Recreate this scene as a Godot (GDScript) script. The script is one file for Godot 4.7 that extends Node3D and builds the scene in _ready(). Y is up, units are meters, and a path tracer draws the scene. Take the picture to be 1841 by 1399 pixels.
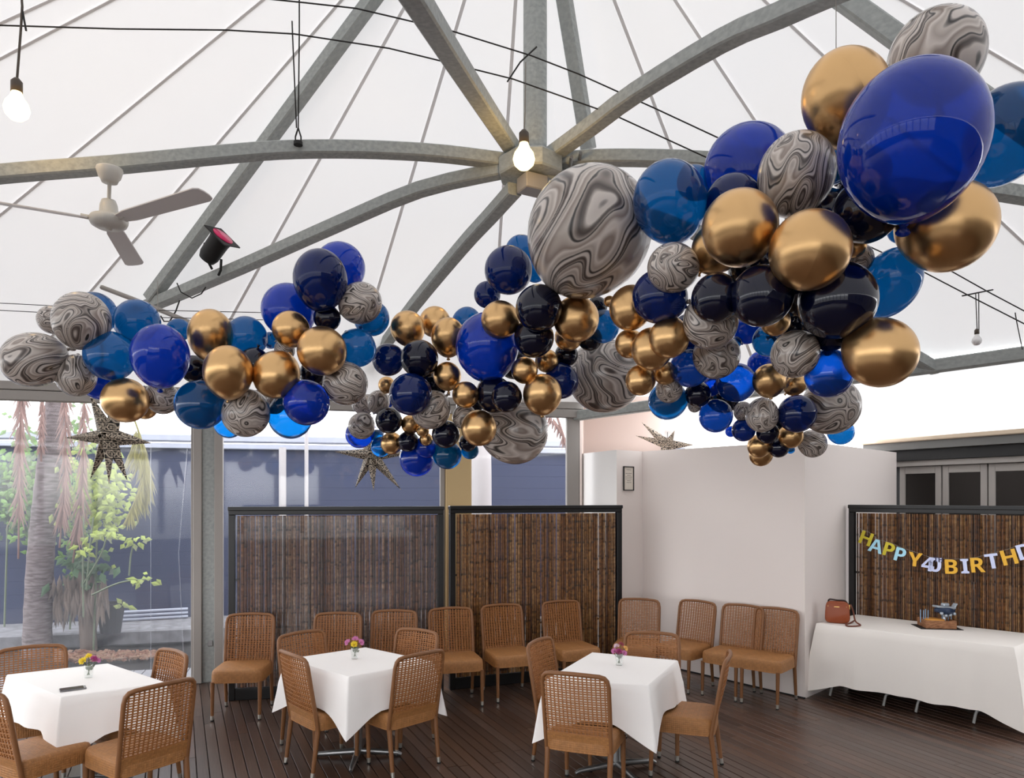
extends Node3D
const BALLOON_GROUPS := ["balloons of the left-hand garland", "balloons of the middle garland", "balloons of the right-hand garland"]
# kind, photo x, photo y, photo radius, distance, length over width, neck direction x, y, label, garland
const BALLOONS := [
	["M", 146, 579, 48, 3.85, 1.08, -0.3, 1, "large grey marbled balloon topping the far left end of the garland", 0],
	["M", 94, 575, 25, 4.15, 1, 0, 0, "small dark-banded marbled balloon peeping out behind the large one at the far left", 0],
	["M", 63, 646, 48, 3.90, 1.12, 1, -0.3, "marbled balloon with bold black swirls hanging furthest left of all", 0],
	["M", 137, 674, 34, 4.00, 1.15, 0.1, -1, "pear-shaped dark marbled balloon under the far left pair, above the paper star", 0],
	["T", 171, 563, 37, 4.15, 1, 0, 0, "dark blue balloon half hidden behind the large marbled one at the far left", 0],
	["T", 247, 578, 39, 4.05, 1, 0, 0, "teal blue balloon at the top left of the garland just under the steel beam joint", 0],
	["T", 198, 640, 44, 3.92, 1, 0, 0, "deep blue balloon between the marbled group and the big royal blue balloon at left", 0],
	["R", 180, 688, 31, 4.20, 1, 0, 0, "bright blue balloon showing only its underside above the left paper star", 0],
	["R", 288, 643, 50, 3.75, 1.16, 0, 1, "biggest royal blue balloon of the left garland, tall and egg shaped", 0],
	["G", 225, 720, 40, 3.95, 1, 0, 0, "gold balloon lowest at the left, touching the top of the paper star", 0],
	["G", 260, 732, 22, 4.20, 1, 0, 0, "gold balloon mostly hidden behind the lowest gold one at left", 0],
	["M", 292, 716, 29, 4.10, 1, 0, 0, "dark marbled balloon tucked under the big royal blue balloon at left", 0],
	["T", 360, 728, 44, 3.85, 1, 0, 0, "blue balloon hanging low above the window column, its lower half glowing", 0],
	["T", 322, 593, 20, 4.25, 1, 0, 0, "blue balloon top just visible behind the big royal blue one", 0],
	["G", 378, 604, 39, 3.95, 1.2, -0.1, 1, "gold balloon with a long neck leaning on another gold balloon at left", 0],
	["G", 410, 672, 43, 3.70, 1.14, 0, 1, "largest gold balloon at the front of the left garland", 0],
	["T", 443, 604, 35, 4.02, 1, 0, 0, "dark teal balloon standing upright right of the long-necked gold balloon", 0],
	["N", 456, 657, 30, 3.93, 1, 0, 0, "navy balloon squeezed between two gold balloons in the left garland", 0],
	["G", 498, 672, 41, 3.80, 1.08, 0.4, -0.6, "gold balloon at the lower middle of the left garland, right of a navy one", 0],
	["M", 443, 741, 42, 3.90, 1.03, 0.6, -1, "pale marbled balloon hanging lowest in the middle of the left garland", 0],
	["T", 411, 762, 26, 4.15, 1, 0, 0, "bright blue balloon tucked behind the lowest pale marbled balloon", 0],
	["M", 495, 727, 18, 4.15, 1, 0, 0, "dark marbled balloon nearly hidden below the lower gold balloon", 0],
	["T", 522, 750, 39, 4.04, 1, 0, 0, "bright sky-lit blue balloon at the bottom right of the left garland", 0],
	["R", 551, 724, 41, 3.85, 1, 0, 0, "royal blue balloon overlapping the bright one at the bottom right of the left garland", 0],
	["M", 619, 689, 39, 3.92, 1.05, -1, -0.2, "grey marbled balloon at the lower right end of the left garland", 0],
	["T", 642, 626, 34, 3.97, 1, 0, 0, "mid blue balloon at the right end of the left garland, behind gold", 0],
	["G", 579, 631, 44, 3.75, 1, 0, 0, "gold balloon at the upper right of the left garland, the roundest one", 0],
	["G", 523, 592, 33, 3.85, 1, 0, 0, "small gold balloon under the royal blue one at the upper right of the left garland", 0],
	["R", 519, 558, 48, 4.05, 1, 0, 0, "royal blue balloon left of the topmost navy one in the left garland", 0],
	["N2", 576, 506, 48, 3.82, 1.14, 0, 1, "dark blue balloon crowning the left garland in front of a royal blue one", 0],
	["R", 611, 481, 45, 4.10, 1, 0, 0, "royal blue balloon highest in the left garland, behind the dark blue one", 0],
	["M", 646, 546, 37, 3.92, 1.08, -1, 0.5, "striped marbled balloon at the upper right of the left garland", 0],
	["T", 668, 572, 32, 4.12, 1, 0, 0, "teal balloon behind the striped marbled one at the right tip of the left garland", 0],
	["N", 588, 572, 24, 3.95, 1, 0, 0, "navy balloon with a pale highlight wedged under the crowning dark blue one", 0],
	["T", 486, 612, 15, 4.15, 1, 0, 0, "sliver of a teal balloon between dark teal and small gold balloons", 0],
	["N", 565, 672, 26, 4.10, 1, 0, 0, "navy balloon in the shaded gap below the roundest gold balloon at left", 0],
	["M", 512, 630, 18, 4.05, 1, 0, 0, "shaded brown marbled balloon between two gold balloons at left", 0],
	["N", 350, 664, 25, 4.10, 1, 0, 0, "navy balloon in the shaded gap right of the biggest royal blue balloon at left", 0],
	["N2", 698, 647, 29, 4.25, 1, 0, 0, "dark blue balloon at the left tip of the middle garland", 1],
	["N", 754, 645, 34, 4.05, 1, 0, 0, "navy balloon with a window-shaped highlight in the upper left of the middle garland", 1],
	["G", 733, 590, 31, 4.20, 1, 0, 0, "gold balloon at the top left corner of the middle garland", 1],
	["G", 782, 579, 28, 4.35, 1, 0, 0, "gold balloon behind two others at the top left of the middle garland", 1],
	["G", 806, 608, 31, 4.14, 1.15, 0, 1, "gold balloon leaning on the big royal blue one in the middle garland", 1],
	["T", 840, 577, 25, 4.40, 1, 0, 0, "teal balloon top behind the big royal blue one of the middle garland", 1],
	["R", 876, 627, 57, 4.04, 1.08, 0, 1, "biggest royal blue balloon of the middle garland", 1],
	["G", 899, 575, 34, 3.85, 1, 0, 0, "gold balloon in front of the big royal blue one of the middle garland", 1],
	["N2", 914, 486, 43, 3.90, 1, 0, 0, "dark blue balloon crowning the middle garland left of the giant marbled one", 1],
	["N2", 876, 530, 24, 4.15, 1, 0, 0, "dark blue balloon low behind the crowning dark blue one", 1],
	["T", 937, 452, 29, 4.15, 1, 0, 0, "teal balloon peeping between the crowning dark blue and the giant marbled balloon", 1],
	["T", 962, 488, 20, 4.10, 1, 0, 0, "small teal balloon squeezed under the left side of the giant marbled balloon", 1],
	["N", 969, 554, 42, 3.69, 1, 0, 0, "navy balloon with a pointed pale reflection under the giant marbled one", 1],
	["N", 960, 607, 36, 3.85, 1, 0, 0, "navy balloon directly below the one with the pointed reflection", 1],
	["G", 1036, 574, 41, 3.77, 1, 0, 0, "large gold balloon right below the giant marbled balloon", 1],
	["G", 1022, 606, 25, 3.98, 1, 0, 0, "gold balloon peeping out under the large one below the giant marbled balloon", 1],
	["N", 1073, 552, 19, 4.03, 1, 0, 0, "small navy balloon under the right side of the giant marbled one", 1],
	["T", 1084, 587, 30, 3.96, 1, 0, 0, "blue balloon right of the large gold one below the giant marbled balloon", 1],
	["N", 1061, 609, 22, 4.06, 1, 0, 0, "small navy balloon below the blue one in the middle of the garland", 1],
	["M", 1086, 676, 66, 4.45, 1, 1, 0.4, "big brown-grey marbled balloon low in the gap between the two garlands", 1],
	["G", 943, 666, 24, 3.95, 1, 0, 0, "small gold balloon right of the big royal blue one in the middle garland", 1],
	["G", 983, 649, 21, 4.08, 1, 0, 0, "small gold balloon higher right of two small gold ones in the middle garland", 1],
	["N", 1018, 638, 21, 4.15, 1, 0, 0, "navy balloon above the dark one at the right edge of the middle garland", 1],
	["N2", 1009, 686, 31, 4.12, 1, 0, 0, "dark blue balloon on the right edge beside the big brown-grey marbled one", 1],
	["G", 975, 711, 35, 3.95, 1.05, 0, 1, "gold balloon at the lower right of the middle garland, largest there", 1],
	["N", 889, 710, 33, 4.11, 1, 0, 0, "navy balloon below the big royal blue one of the middle garland", 1],
	["N", 911, 714, 28, 3.96, 1, 0, 0, "navy balloon left of the largest lower gold balloon", 1],
	["M", 926, 775, 60, 4.50, 1, 0, 0, "big taupe marbled balloon hanging lowest in the middle garland", 1],
	["G", 861, 770, 32, 4.10, 1, 0, 0, "gold balloon in front of the lowest big taupe marbled balloon", 1],
	["G", 837, 710, 24, 4.05, 1, 0, 0, "small round gold balloon at the heart of the middle garland", 1],
	["G", 804, 676, 25, 4.12, 1, 0, 0, "gold balloon right of the two large navy ones in the middle garland", 1],
	["N2", 738, 709, 38, 4.00, 1, 0, 0, "large dark blue balloon at the left side of the middle garland, below the navy pair", 1],
	["M", 774, 737, 35, 4.17, 1, 0, 0, "silvery smooth marbled balloon below the large dark blue one", 1],
	["M", 835, 750, 22, 4.25, 1, 0, 0, "very dark marbled balloon between the small round gold and the lower gold one", 1],
	["N", 699, 756, 24, 4.42, 1, 0, 0, "navy ball balloon at the lower left of the middle garland beside pale marbled ones", 1],
	["G", 738, 763, 17, 4.47, 1, 0, 0, "pale gold balloon under the silvery marbled one", 1],
	["G", 760, 774, 12, 4.43, 1, 0, 0, "tiny gold balloon below the silvery marbled one, upper of two", 1],
	["G", 766, 790, 12, 4.47, 1, 0, 0, "tiny gold balloon above the royal blue bottom one, lower of two", 1],
	["N", 801, 781, 25, 4.30, 1, 0, 0, "navy balloon in the bottom row above a teal one", 1],
	["N", 734, 794, 19, 4.50, 1, 0, 0, "near black balloon beside the pale gold one in the bottom row", 1],
	["G", 704, 797, 20, 4.55, 1, 0, 0, "pale gold balloon in the bottom row above the second paper star", 1],
	["T", 685, 804, 18, 4.65, 1, 0, 0, "blue balloon at the bottom left, right above the second paper star", 1],
	["M", 650, 766, 24, 4.50, 1, 0.6, -1, "pale marbled balloon furthest left at the bottom of the middle garland", 1],
	["R", 646, 781, 25, 4.65, 1, 0, 0, "bright blue balloon behind the furthest left pale marbled one", 1],
	["M", 652, 727, 19, 4.65, 1, 0, 0, "pale marbled balloon with ring pattern under the left garland's tip", 1],
	["M", 680, 724, 20, 4.52, 1.1, -0.4, 1, "pale marbled balloon with fan pattern beside a gold sliver", 1],
	["G", 695, 692, 15, 4.42, 1, 0, 0, "gold sliver of a balloon at the left edge of the middle garland", 1],
	["R", 697, 725, 9, 4.60, 1, 0, 0, "tiny bright blue balloon left of the large dark blue one", 1],
	["R", 765, 805, 19, 4.54, 1, 0, 0, "deep royal blue balloon above the bottom royal blue one", 1],
	["R", 749, 826, 31, 4.66, 1, 0, 0, "royal blue balloon at the very bottom of the middle garland", 1],
	["T", 804, 818, 26, 4.58, 1, 0, 0, "teal balloon at the very bottom, right of the royal blue one", 1],
	["N", 841, 796, 16, 4.48, 1, 0, 0, "small navy balloon at the bottom right under the gold one", 1],
	["T", 845, 810, 16, 4.60, 1, 0, 0, "small bright blue balloon at the bottom right of the middle garland", 1],
	["T", 678, 784, 12, 4.70, 1, 0, 0, "tiny blue balloon between pale marbled and pale gold at the bottom left", 1],
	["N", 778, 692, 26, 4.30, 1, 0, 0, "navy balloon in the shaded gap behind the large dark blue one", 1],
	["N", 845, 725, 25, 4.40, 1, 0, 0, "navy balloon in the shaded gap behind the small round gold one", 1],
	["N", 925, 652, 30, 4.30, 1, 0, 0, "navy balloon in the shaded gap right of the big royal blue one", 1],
	["M", 1056, 423, 110, 3.55, 1.04, -0.5, 0.9, "giant marbled balloon hanging in the centre, biggest marbled one of all", 2],
	["T", 1205, 367, 65, 3.20, 1.12, 0.2, 1, "teal balloon at the upper left corner of the right garland", 2],
	["T", 1247, 329, 31, 3.50, 1, 0, 0, "teal balloon peeping behind the upper left teal one", 2],
	["R", 1346, 305, 79, 3.41, 1, 0, 0, "royal blue balloon with a dark beam reflection at the top of the right garland", 2],
	["N2", 1319, 363, 50, 3.17, 1, 0, 0, "dark blue balloon top behind the left gold balloon of the front pair", 2],
	["M", 1431, 317, 67, 3.00, 1.06, -0.2, 1, "marbled balloon with long dark swirls above the front gold pair", 2],
	["G", 1330, 409, 67, 2.85, 1, 0, 0, "left one of the two large gold balloons in front", 2],
	["G", 1288, 447, 44, 3.10, 1, 0, 0, "gold balloon partly hidden behind the left one of the large gold pair", 2],
	["G", 1456, 450, 71, 2.68, 1, 0, 0, "right one of the two large gold balloons in front", 2],
	["N", 1558, 378, 58, 2.92, 1, 0, 0, "navy balloon left below the giant royal blue balloon", 2],
	["R", 1639, 262, 124, 2.60, 1.08, -0.1, 1, "giant royal blue balloon at the upper right, the biggest blue of all", 2],
	["G", 1523, 182, 75, 2.95, 1.14, 0.3, 1, "large gold balloon left behind the giant royal blue one", 2],
	["M", 1683, 102, 80, 3.05, 1, 0, 1, "ringed marbled balloon highest of all behind the giant royal blue one", 2],
	["T", 1805, 247, 76, 3.05, 1.1, -0.5, 1, "teal balloon at the right edge of the picture behind the giant royal blue one", 2],
	["G", 1704, 407, 80, 2.85, 1, 0, 0, "large brownish gold balloon right below the giant royal blue one", 2],
	["T", 1618, 413, 22, 3.20, 1, 0, 0, "sliver of bright blue balloon left of the large brownish gold one", 2],
	["T", 1600, 511, 50, 3.15, 1.24, -0.5, 1, "bright light-blue balloon alone on the right side against the white roof", 2],
	["T", 1498, 293, 37, 3.26, 1, 0, 0, "blue balloon in the gap left of the giant royal blue one", 2],
	["M", 1544, 466, 26, 3.17, 1, 0, 0, "marbled balloon half hidden right of the front gold pair", 2],
	["G", 1537, 443, 20, 3.09, 1, 0, 0, "small brownish gold balloon below the navy one at upper right", 2],
	["N", 1506, 540, 68, 2.82, 1, 0, 0, "large glossy navy balloon low in front, the biggest navy one", 2],
	["N", 1370, 532, 55, 2.85, 1, 0, 0, "glossy navy balloon below the front gold pair, left of the biggest navy one", 2],
	["N", 1287, 534, 43, 2.95, 1.05, 0.2, -1, "navy balloon right of the marbled one with black hooks", 2],
	["M", 1212, 482, 44, 3.04, 1.06, 1, 0.2, "white marbled balloon with black hooks and rings below the upper left teal one", 2],
	["N2", 1185, 533, 48, 3.18, 1, 0, 0, "dark blue balloon below the white marbled one with hooks", 2],
	["M", 1278, 580, 48, 3.10, 1, 0, 0, "silver-grey marbled balloon under the navy ones at left", 2],
	["M", 1288, 639, 42, 3.39, 1, 0, 0, "zebra-marked marbled balloon below the silver-grey one", 2],
	["T", 1324, 615, 10, 3.50, 1, 0, 0, "tiny dark blue balloon behind the zebra-marked marbled one", 2],
	["R", 1343, 593, 25, 3.55, 1, 0, 0, "bright royal blue balloon in the gap right of the silver-grey marbled one", 2],
	["G", 1394, 578, 26, 3.15, 1, 0, 0, "gold balloon crescent under the glossy navy pair", 2],
	["T", 1382, 612, 29, 3.34, 1, 0, 0, "blue balloon behind the oval-grained marbled one", 2],
	["M", 1429, 637, 42, 3.00, 1, 0, 0, "marbled balloon with oval wood-like grain at the centre of the right garland", 2],
	["N", 1497, 598, 32, 2.98, 1, 0, 0, "navy balloon under the biggest navy one", 2],
	["T2", 1490, 673, 42, 3.06, 1, 0, 0, "deep blue balloon below the biggest navy one, beside the low gold balloon", 2],
	["G", 1579, 632, 61, 2.80, 1.06, -1, -0.6, "large gold balloon lowest at the right edge of the garland", 2],
	["M", 1494, 730, 51, 3.70, 1, 0, 0, "big marbled balloon hanging at the lower right against the bright opening", 2],
	["T", 1512, 777, 23, 3.95, 1, 0, 0, "bright blue balloon at the lower right corner of the right garland", 2],
	["M", 1461, 798, 25, 3.95, 1, 0, 0, "small black and white swirled balloon at the bottom right of the garland", 2],
	["N2", 1433, 744, 34, 3.57, 1, 0, 0, "dark blue balloon left of the big lower right marbled one", 2],
	["G", 1383, 686, 29, 3.50, 1.05, 0.1, 1, "pale gold balloon above the small ringed marbled one", 2],
	["G", 1429, 691, 20, 3.65, 1, 0, 0, "gold balloon behind the pale gold one, lower right", 2],
	["M", 1370, 745, 29, 3.60, 1.1, 0, -1, "small ringed marbled balloon under the pale gold one", 2],
	["T2", 1324, 688, 35, 3.60, 1, 0, 0, "blue balloon left of the pale gold one in the lower garland", 2],
	["R", 1368, 655, 24, 3.75, 1, 0, 0, "royal blue balloon behind the pale gold one, just below the white gap", 2],
	["M", 1336, 739, 17, 3.78, 1, 0, 0, "marbled balloon half hidden left of the small ringed one", 2],
	["T2", 1287, 748, 30, 3.70, 1, 0, 0, "dark blue balloon with a cyan lower edge at the bottom left of the right garland", 2],
	["N2", 1337, 773, 21, 3.80, 1, 0, 0, "dark blue balloon in the bottom row left of the small ringed marbled one", 2],
	["R", 1314, 776, 10, 3.95, 1, 0, 0, "tiny blue balloon behind the bottom left dark blue one", 2],
	["N", 1380, 778, 20, 3.78, 1, 0, 0, "near black balloon directly below the small ringed marbled one", 2],
	["G", 1365, 802, 21, 3.90, 1, 0, 0, "upper one of the two gold balloons hanging lowest of all", 2],
	["G", 1368, 818, 20.5, 4.05, 1, 0, 0, "lower one of the two gold balloons hanging lowest of all", 2],
	["G", 1422, 784, 22, 3.82, 1, 0, 0, "gold balloon in the bottom row left of the small swirled one", 2],
	["N", 1400, 805, 18, 3.88, 1, 0, 0, "navy balloon right of the two lowest gold ones", 2],
	["T", 1421, 808, 8, 4.05, 1, 0, 0, "tiny blue balloon behind the navy one at the very bottom", 2],
	["N", 1255, 709, 23, 3.65, 1, 0, 0, "near black balloon right of the small striped marbled one", 2],
	["T2", 1241, 660, 36, 3.51, 1, 0, 0, "deep blue balloon below the right gold bunch, left of the zebra-marked one", 2],
	["M", 1203, 701, 24, 3.62, 1, 0, -1, "small striped marbled balloon above the bright blue one", 2],
	["T", 1200, 721, 34, 3.76, 1, 0, 0, "bright blue balloon lowest at the left of the right garland", 2],
	["G", 1196, 671, 21, 3.56, 1, 0, 0, "small gold balloon above the small striped marbled one", 2],
	["G", 1152, 682, 27, 3.50, 1.08, 0.3, -1, "dark gold balloon overlapping the big brown-grey marbled one", 2],
	["G", 1172, 626, 37, 3.35, 1.04, 0, -1, "gold balloon in the middle of the four bunched left of the garland", 2],
	["G", 1203, 608, 36, 3.20, 1, 0, 0, "gold balloon at the front right of the four bunched gold ones", 2],
	["G", 1132, 618, 26, 3.50, 1, 0, 0, "shadowed gold balloon at the left of the bunched gold ones", 2],
	["G", 1134, 552, 38, 3.40, 1.1, 0.2, -1, "gold balloon highest of the bunch, right under the giant marbled one", 2],
	["G", 1096, 542, 10, 3.65, 1, 0, 0, "tiny gold sliver under the giant marbled balloon", 2],
	["R", 1281, 694, 18, 3.71, 1, 0, 0, "shaded royal blue balloon between two blue ones in the lower garland", 2],
	["M", 1249, 730, 12, 3.75, 1, 0, 0, "tiny marbled balloon under the near black one at lower left", 2],
	["M", 1488, 632, 9, 3.10, 1, 0, 0, "tiny marbled balloon tip under the lower navy one", 2],
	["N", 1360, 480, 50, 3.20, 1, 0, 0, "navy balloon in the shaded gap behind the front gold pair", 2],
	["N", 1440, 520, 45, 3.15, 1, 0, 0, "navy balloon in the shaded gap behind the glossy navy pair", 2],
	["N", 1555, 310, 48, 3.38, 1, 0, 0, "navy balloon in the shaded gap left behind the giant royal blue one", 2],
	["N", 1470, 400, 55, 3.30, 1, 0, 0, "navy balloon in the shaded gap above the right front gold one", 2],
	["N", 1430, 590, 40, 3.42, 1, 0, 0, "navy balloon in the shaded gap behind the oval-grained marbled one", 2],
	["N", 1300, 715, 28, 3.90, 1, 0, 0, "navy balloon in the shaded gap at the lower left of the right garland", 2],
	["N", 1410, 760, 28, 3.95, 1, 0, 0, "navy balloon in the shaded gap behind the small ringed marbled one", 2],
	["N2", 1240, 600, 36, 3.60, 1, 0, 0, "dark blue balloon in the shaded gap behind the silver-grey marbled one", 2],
]
# A marquee dining room: steel roof frame under a white membrane, balloon garlands, set tables.
# The camera stands at x = 0, z = 0 and looks along -z; "far" is the distance along that axis.
const F := 1300.0
const PX := 920.5
const PY := 893.0
const EYE := 2.0
var M := {}
var names := {}
var rng := RandomNumberGenerator.new()
var apex: Vector3
var hub: Vector3

func _ready():
	rng.seed = 7
	var cam := Camera3D.new()
	cam.name = "camera"
	cam.projection = Camera3D.PROJECTION_FRUSTUM
	cam.near = 0.1
	cam.far = 200.0
	cam.size = 1399.0 / F * cam.near
	cam.frustum_offset = Vector2(0, (PY - 699.5) / F * cam.near)
	cam.position = Vector3(0, EYE, 0)
	add_child(cam)
	cam.current = true
	var env := Environment.new()
	env.background_mode = Environment.BG_SKY
	var sky := Sky.new()
	var sm := ProceduralSkyMaterial.new()
	sm.sky_top_color = Color(0.98, 0.985, 1.0)
	sm.sky_horizon_color = Color(0.985, 0.985, 0.99)
	sm.ground_horizon_color = Color(0.85, 0.86, 0.87)
	sm.ground_bottom_color = Color(0.45, 0.45, 0.45)
	sm.sky_curve = 0.2
	sky.sky_material = sm
	env.sky = sky
	env.background_energy_multiplier = 2.9
	env.tonemap_mode = Environment.TONE_MAPPER_LINEAR
	env.tonemap_exposure = 2.0
	env.sdfgi_enabled = true
	env.ssao_enabled = true
	env.ssil_enabled = true
	var we := WorldEnvironment.new()
	we.name = "world_environment"
	we.environment = env
	add_child(we)
	apex = at(953, -395, 5.6)
	hub = at(945, 300, 5.6)
	materials()
	build_floor()
	build_roof()
	build_walls()
	build_outside()
	build_frame()
	build_wires()
	build_panels()
	build_tables()
	build_chairs()
	build_long_table()
	build_fittings()
	build_stars()
	build_balloons()

# ---- places -------------------------------------------------------------
func at(x, y, d) -> Vector3:
	return Vector3((x - PX) / F * d, EYE - (y - PY) / F * d, -d)

func W(x, d, h = 0.0) -> Vector3:
	return Vector3(x, h, -d)

func wall_far(px) -> float:
	return 8.7241 / (1.0 - 0.2826 * (px - PX) / F)

func wall_at(px, h) -> Vector3:
	var d = wall_far(px)
	return Vector3((px - PX) / F * d, h, -d)

func turn_to(fx, fd) -> float:
	return atan2(fx, -fd)

# ---- nodes --------------------------------------------------------------
func numbered(n: String) -> String:
	if not names.has(n):
		names[n] = 0
		return n
	names[n] += 1
	return "%s_%03d" % [n, names[n]]

func tag(o, label, category, group = ""):
	o.set_meta("label", label)
	o.set_meta("category", category)
	if group != "":
		o.set_meta("group", group)
	return o

func thing(called, label, category, where = Vector3.ZERO, turn = 0.0, group = ""):
	var o := Node3D.new()
	o.name = numbered(called)
	add_child(o)
	o.position = where
	o.rotation.y = turn
	return tag(o, label, category, group)

func setting(called):
	var o := Node3D.new()
	o.name = called
	add_child(o)
	o.set_meta("kind", "structure")
	return o

func put(called, mesh, m, parent = null):
	var o := MeshInstance3D.new()
	o.mesh = mesh
	o.material_override = m
	if parent == null:
		o.name = numbered(called)
		add_child(o)
	else:
		o.name = called
		parent.add_child(o, true)
	return o

func obj(called, s: SurfaceTool, m, parent = null):
	return put(called, done(s), m, parent)

func struct(called, s, m):
	var o = obj(called, s, m)
	o.set_meta("kind", "structure")
	return o

func dup(root, label):
	var r = root.duplicate()
	r.name = numbered(root.get_meta("base"))
	add_child(r)
	r.set_meta("label", label)
	return r

# ---- shapes -------------------------------------------------------------
func st() -> SurfaceTool:
	var s := SurfaceTool.new()
	s.begin(Mesh.PRIMITIVE_TRIANGLES)
	return s

func done(s: SurfaceTool) -> ArrayMesh:
	s.generate_normals()
	return s.commit()

func tri(s, a, b, c, ua = Vector2.ZERO, ub = Vector2.ZERO, uc = Vector2.ZERO):
	s.set_uv(ua); s.add_vertex(a)
	s.set_uv(uc); s.add_vertex(c)
	s.set_uv(ub); s.add_vertex(b)

func quad(s, a, b, c, d):
	tri(s, a, b, c, Vector2(0, 1), Vector2(1, 1), Vector2(1, 0))
	tri(s, a, c, d, Vector2(0, 1), Vector2(1, 0), Vector2(0, 0))

func convex_face(s, pts: Array, centre: Vector3):
	var mid := Vector3.ZERO
	for p in pts:
		mid += p
	mid /= pts.size()
	var n = (pts[1] - pts[0]).cross(pts[2] - pts[0])
	var flip = n.dot(mid - centre) < 0
	for i in range(1, pts.size() - 1):
		if flip:
			tri(s, pts[0], pts[i + 1], pts[i])
		else:
			tri(s, pts[0], pts[i], pts[i + 1])

# a box with chamfered edges; the transform places it
func bevel_box(s, t: Transform3D, size: Vector3, b := 0.0):
	s.set_smooth_group(-1)
	var h = size * 0.5
	var q = func(axis, sx, sy, sz):
		var v = Vector3(sx * h.x, sy * h.y, sz * h.z)
		var inset = Vector3(sx * b, sy * b, sz * b)
		inset[axis] = 0
		return t * (v - inset)
	var c = t.origin
	for axis in 3:
		for sg in [-1, 1]:
			var f = []
			for k in [[-1, -1], [1, -1], [1, 1], [-1, 1]]:
				var e = [0, 0, 0]
				e[axis] = sg
				e[(axis + 1) % 3] = k[0]
				e[(axis + 2) % 3] = k[1]
				f.append(q.call(axis, e[0], e[1], e[2]))
			convex_face(s, f, c)
	if b <= 0.0:
		return
	for axis in 3:
		var u = (axis + 1) % 3
		var w = (axis + 2) % 3
		for su in [-1, 1]:
			for sw in [-1, 1]:
				var e1 = [0, 0, 0]
				var e2 = [0, 0, 0]
				e1[u] = su; e1[w] = sw; e1[axis] = -1
				e2[u] = su; e2[w] = sw; e2[axis] = 1
				convex_face(s, [q.call(u, e1[0], e1[1], e1[2]), q.call(u, e2[0], e2[1], e2[2]), q.call(w, e2[0], e2[1], e2[2]), q.call(w, e1[0], e1[1], e1[2])], c)
	for sx in [-1, 1]:
		for sy in [-1, 1]:
			for sz in [-1, 1]:
				convex_face(s, [q.call(0, sx, sy, sz), q.call(1, sx, sy, sz), q.call(2, sx, sy, sz)], c)

func box_at(s, centre: Vector3, size: Vector3, b := 0.0, turn := 0.0):
	bevel_box(s, Transform3D(Basis(Vector3.UP, turn), centre), size, b)

# an upright slab from a to b (floor points), from height h0 to h1, th thick
func slab(s, a: Vector3, b: Vector3, h0: float, h1: float, th: float, bev := 0.0):
	var d = b - a
	d.y = 0
	var x = d.normalized()
	var z = x.cross(Vector3.UP)
	var mid = (a + b) * 0.5
	mid.y = (h0 + h1) * 0.5
	bevel_box(s, Transform3D(Basis(x, Vector3.UP, z), mid), Vector3(d.length(), h1 - h0, th), bev)

func frames_along(pts: Array) -> Array:
	var out = []
	var up := Vector3.UP
	var t0 = (pts[1] - pts[0]).normalized()
	if abs(t0.dot(up)) > 0.95:
		up = Vector3.RIGHT
	var side = t0.cross(up).normalized()
	for i in pts.size():
		var t = (pts[min(i + 1, pts.size() - 1)] - pts[max(i - 1, 0)]).normalized()
		side = (side - t * side.dot(t)).normalized()
		out.append([side, side.cross(t).normalized() * -1.0, t])
	return out

func tube(s, pts: Array, r, sides := 8, caps := true, smooth := true):
	s.set_smooth_group(0 if smooth else -1)
	var fr = frames_along(pts)
	var rings = []
	for i in pts.size():
		var rad = r[i] if r is Array else r
		var ring = []
		for k in sides:
			var a = TAU * (k + 0.5) / sides
			ring.append(pts[i] + fr[i][0] * cos(a) * rad + fr[i][1] * sin(a) * rad)
		rings.append(ring)
	for i in pts.size() - 1:
		var mid = (pts[i] + pts[i + 1]) * 0.5
		for k in sides:
			var k2 = (k + 1) % sides
			convex_face(s, [rings[i][k], rings[i][k2], rings[i + 1][k2], rings[i + 1][k]], mid)
	if caps:
		s.set_smooth_group(-1)
		convex_face(s, rings[0], pts[0] + fr[0][2] * 0.01)
		convex_face(s, rings[-1], pts[-1] - fr[-1][2] * 0.01)

# rectangular hollow section swept along a path; the wide side stays level
func section(s, pts: Array, w: float, h: float):
	s.set_smooth_group(-1)
	var rings = []
	for i in pts.size():
		var t = (pts[min(i + 1, pts.size() - 1)] - pts[max(i - 1, 0)]).normalized()
		var side = t.cross(Vector3.UP).normalized()
		var up = side.cross(t).normalized()
		var c = 0.1
		var ring = []
		for k in [[-1, -1 + c * 2], [-1 + c * 2, -1], [1 - c * 2, -1], [1, -1 + c * 2], [1, 1 - c * 2], [1 - c * 2, 1], [-1 + c * 2, 1], [-1, 1 - c * 2]]:
			ring.append(pts[i] + side * k[0] * w * 0.5 + up * k[1] * h * 0.5)
		rings.append(ring)
	for i in pts.size() - 1:
		var mid = (pts[i] + pts[i + 1]) * 0.5
		for k in 8:
			var k2 = (k + 1) % 8
			convex_face(s, [rings[i][k], rings[i][k2], rings[i + 1][k2], rings[i + 1][k]], mid)
	convex_face(s, rings[0], pts[0] + (pts[1] - pts[0]) * 0.1)
	convex_face(s, rings[-1], pts[-1] - (pts[-1] - pts[-2]) * 0.1)

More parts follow.
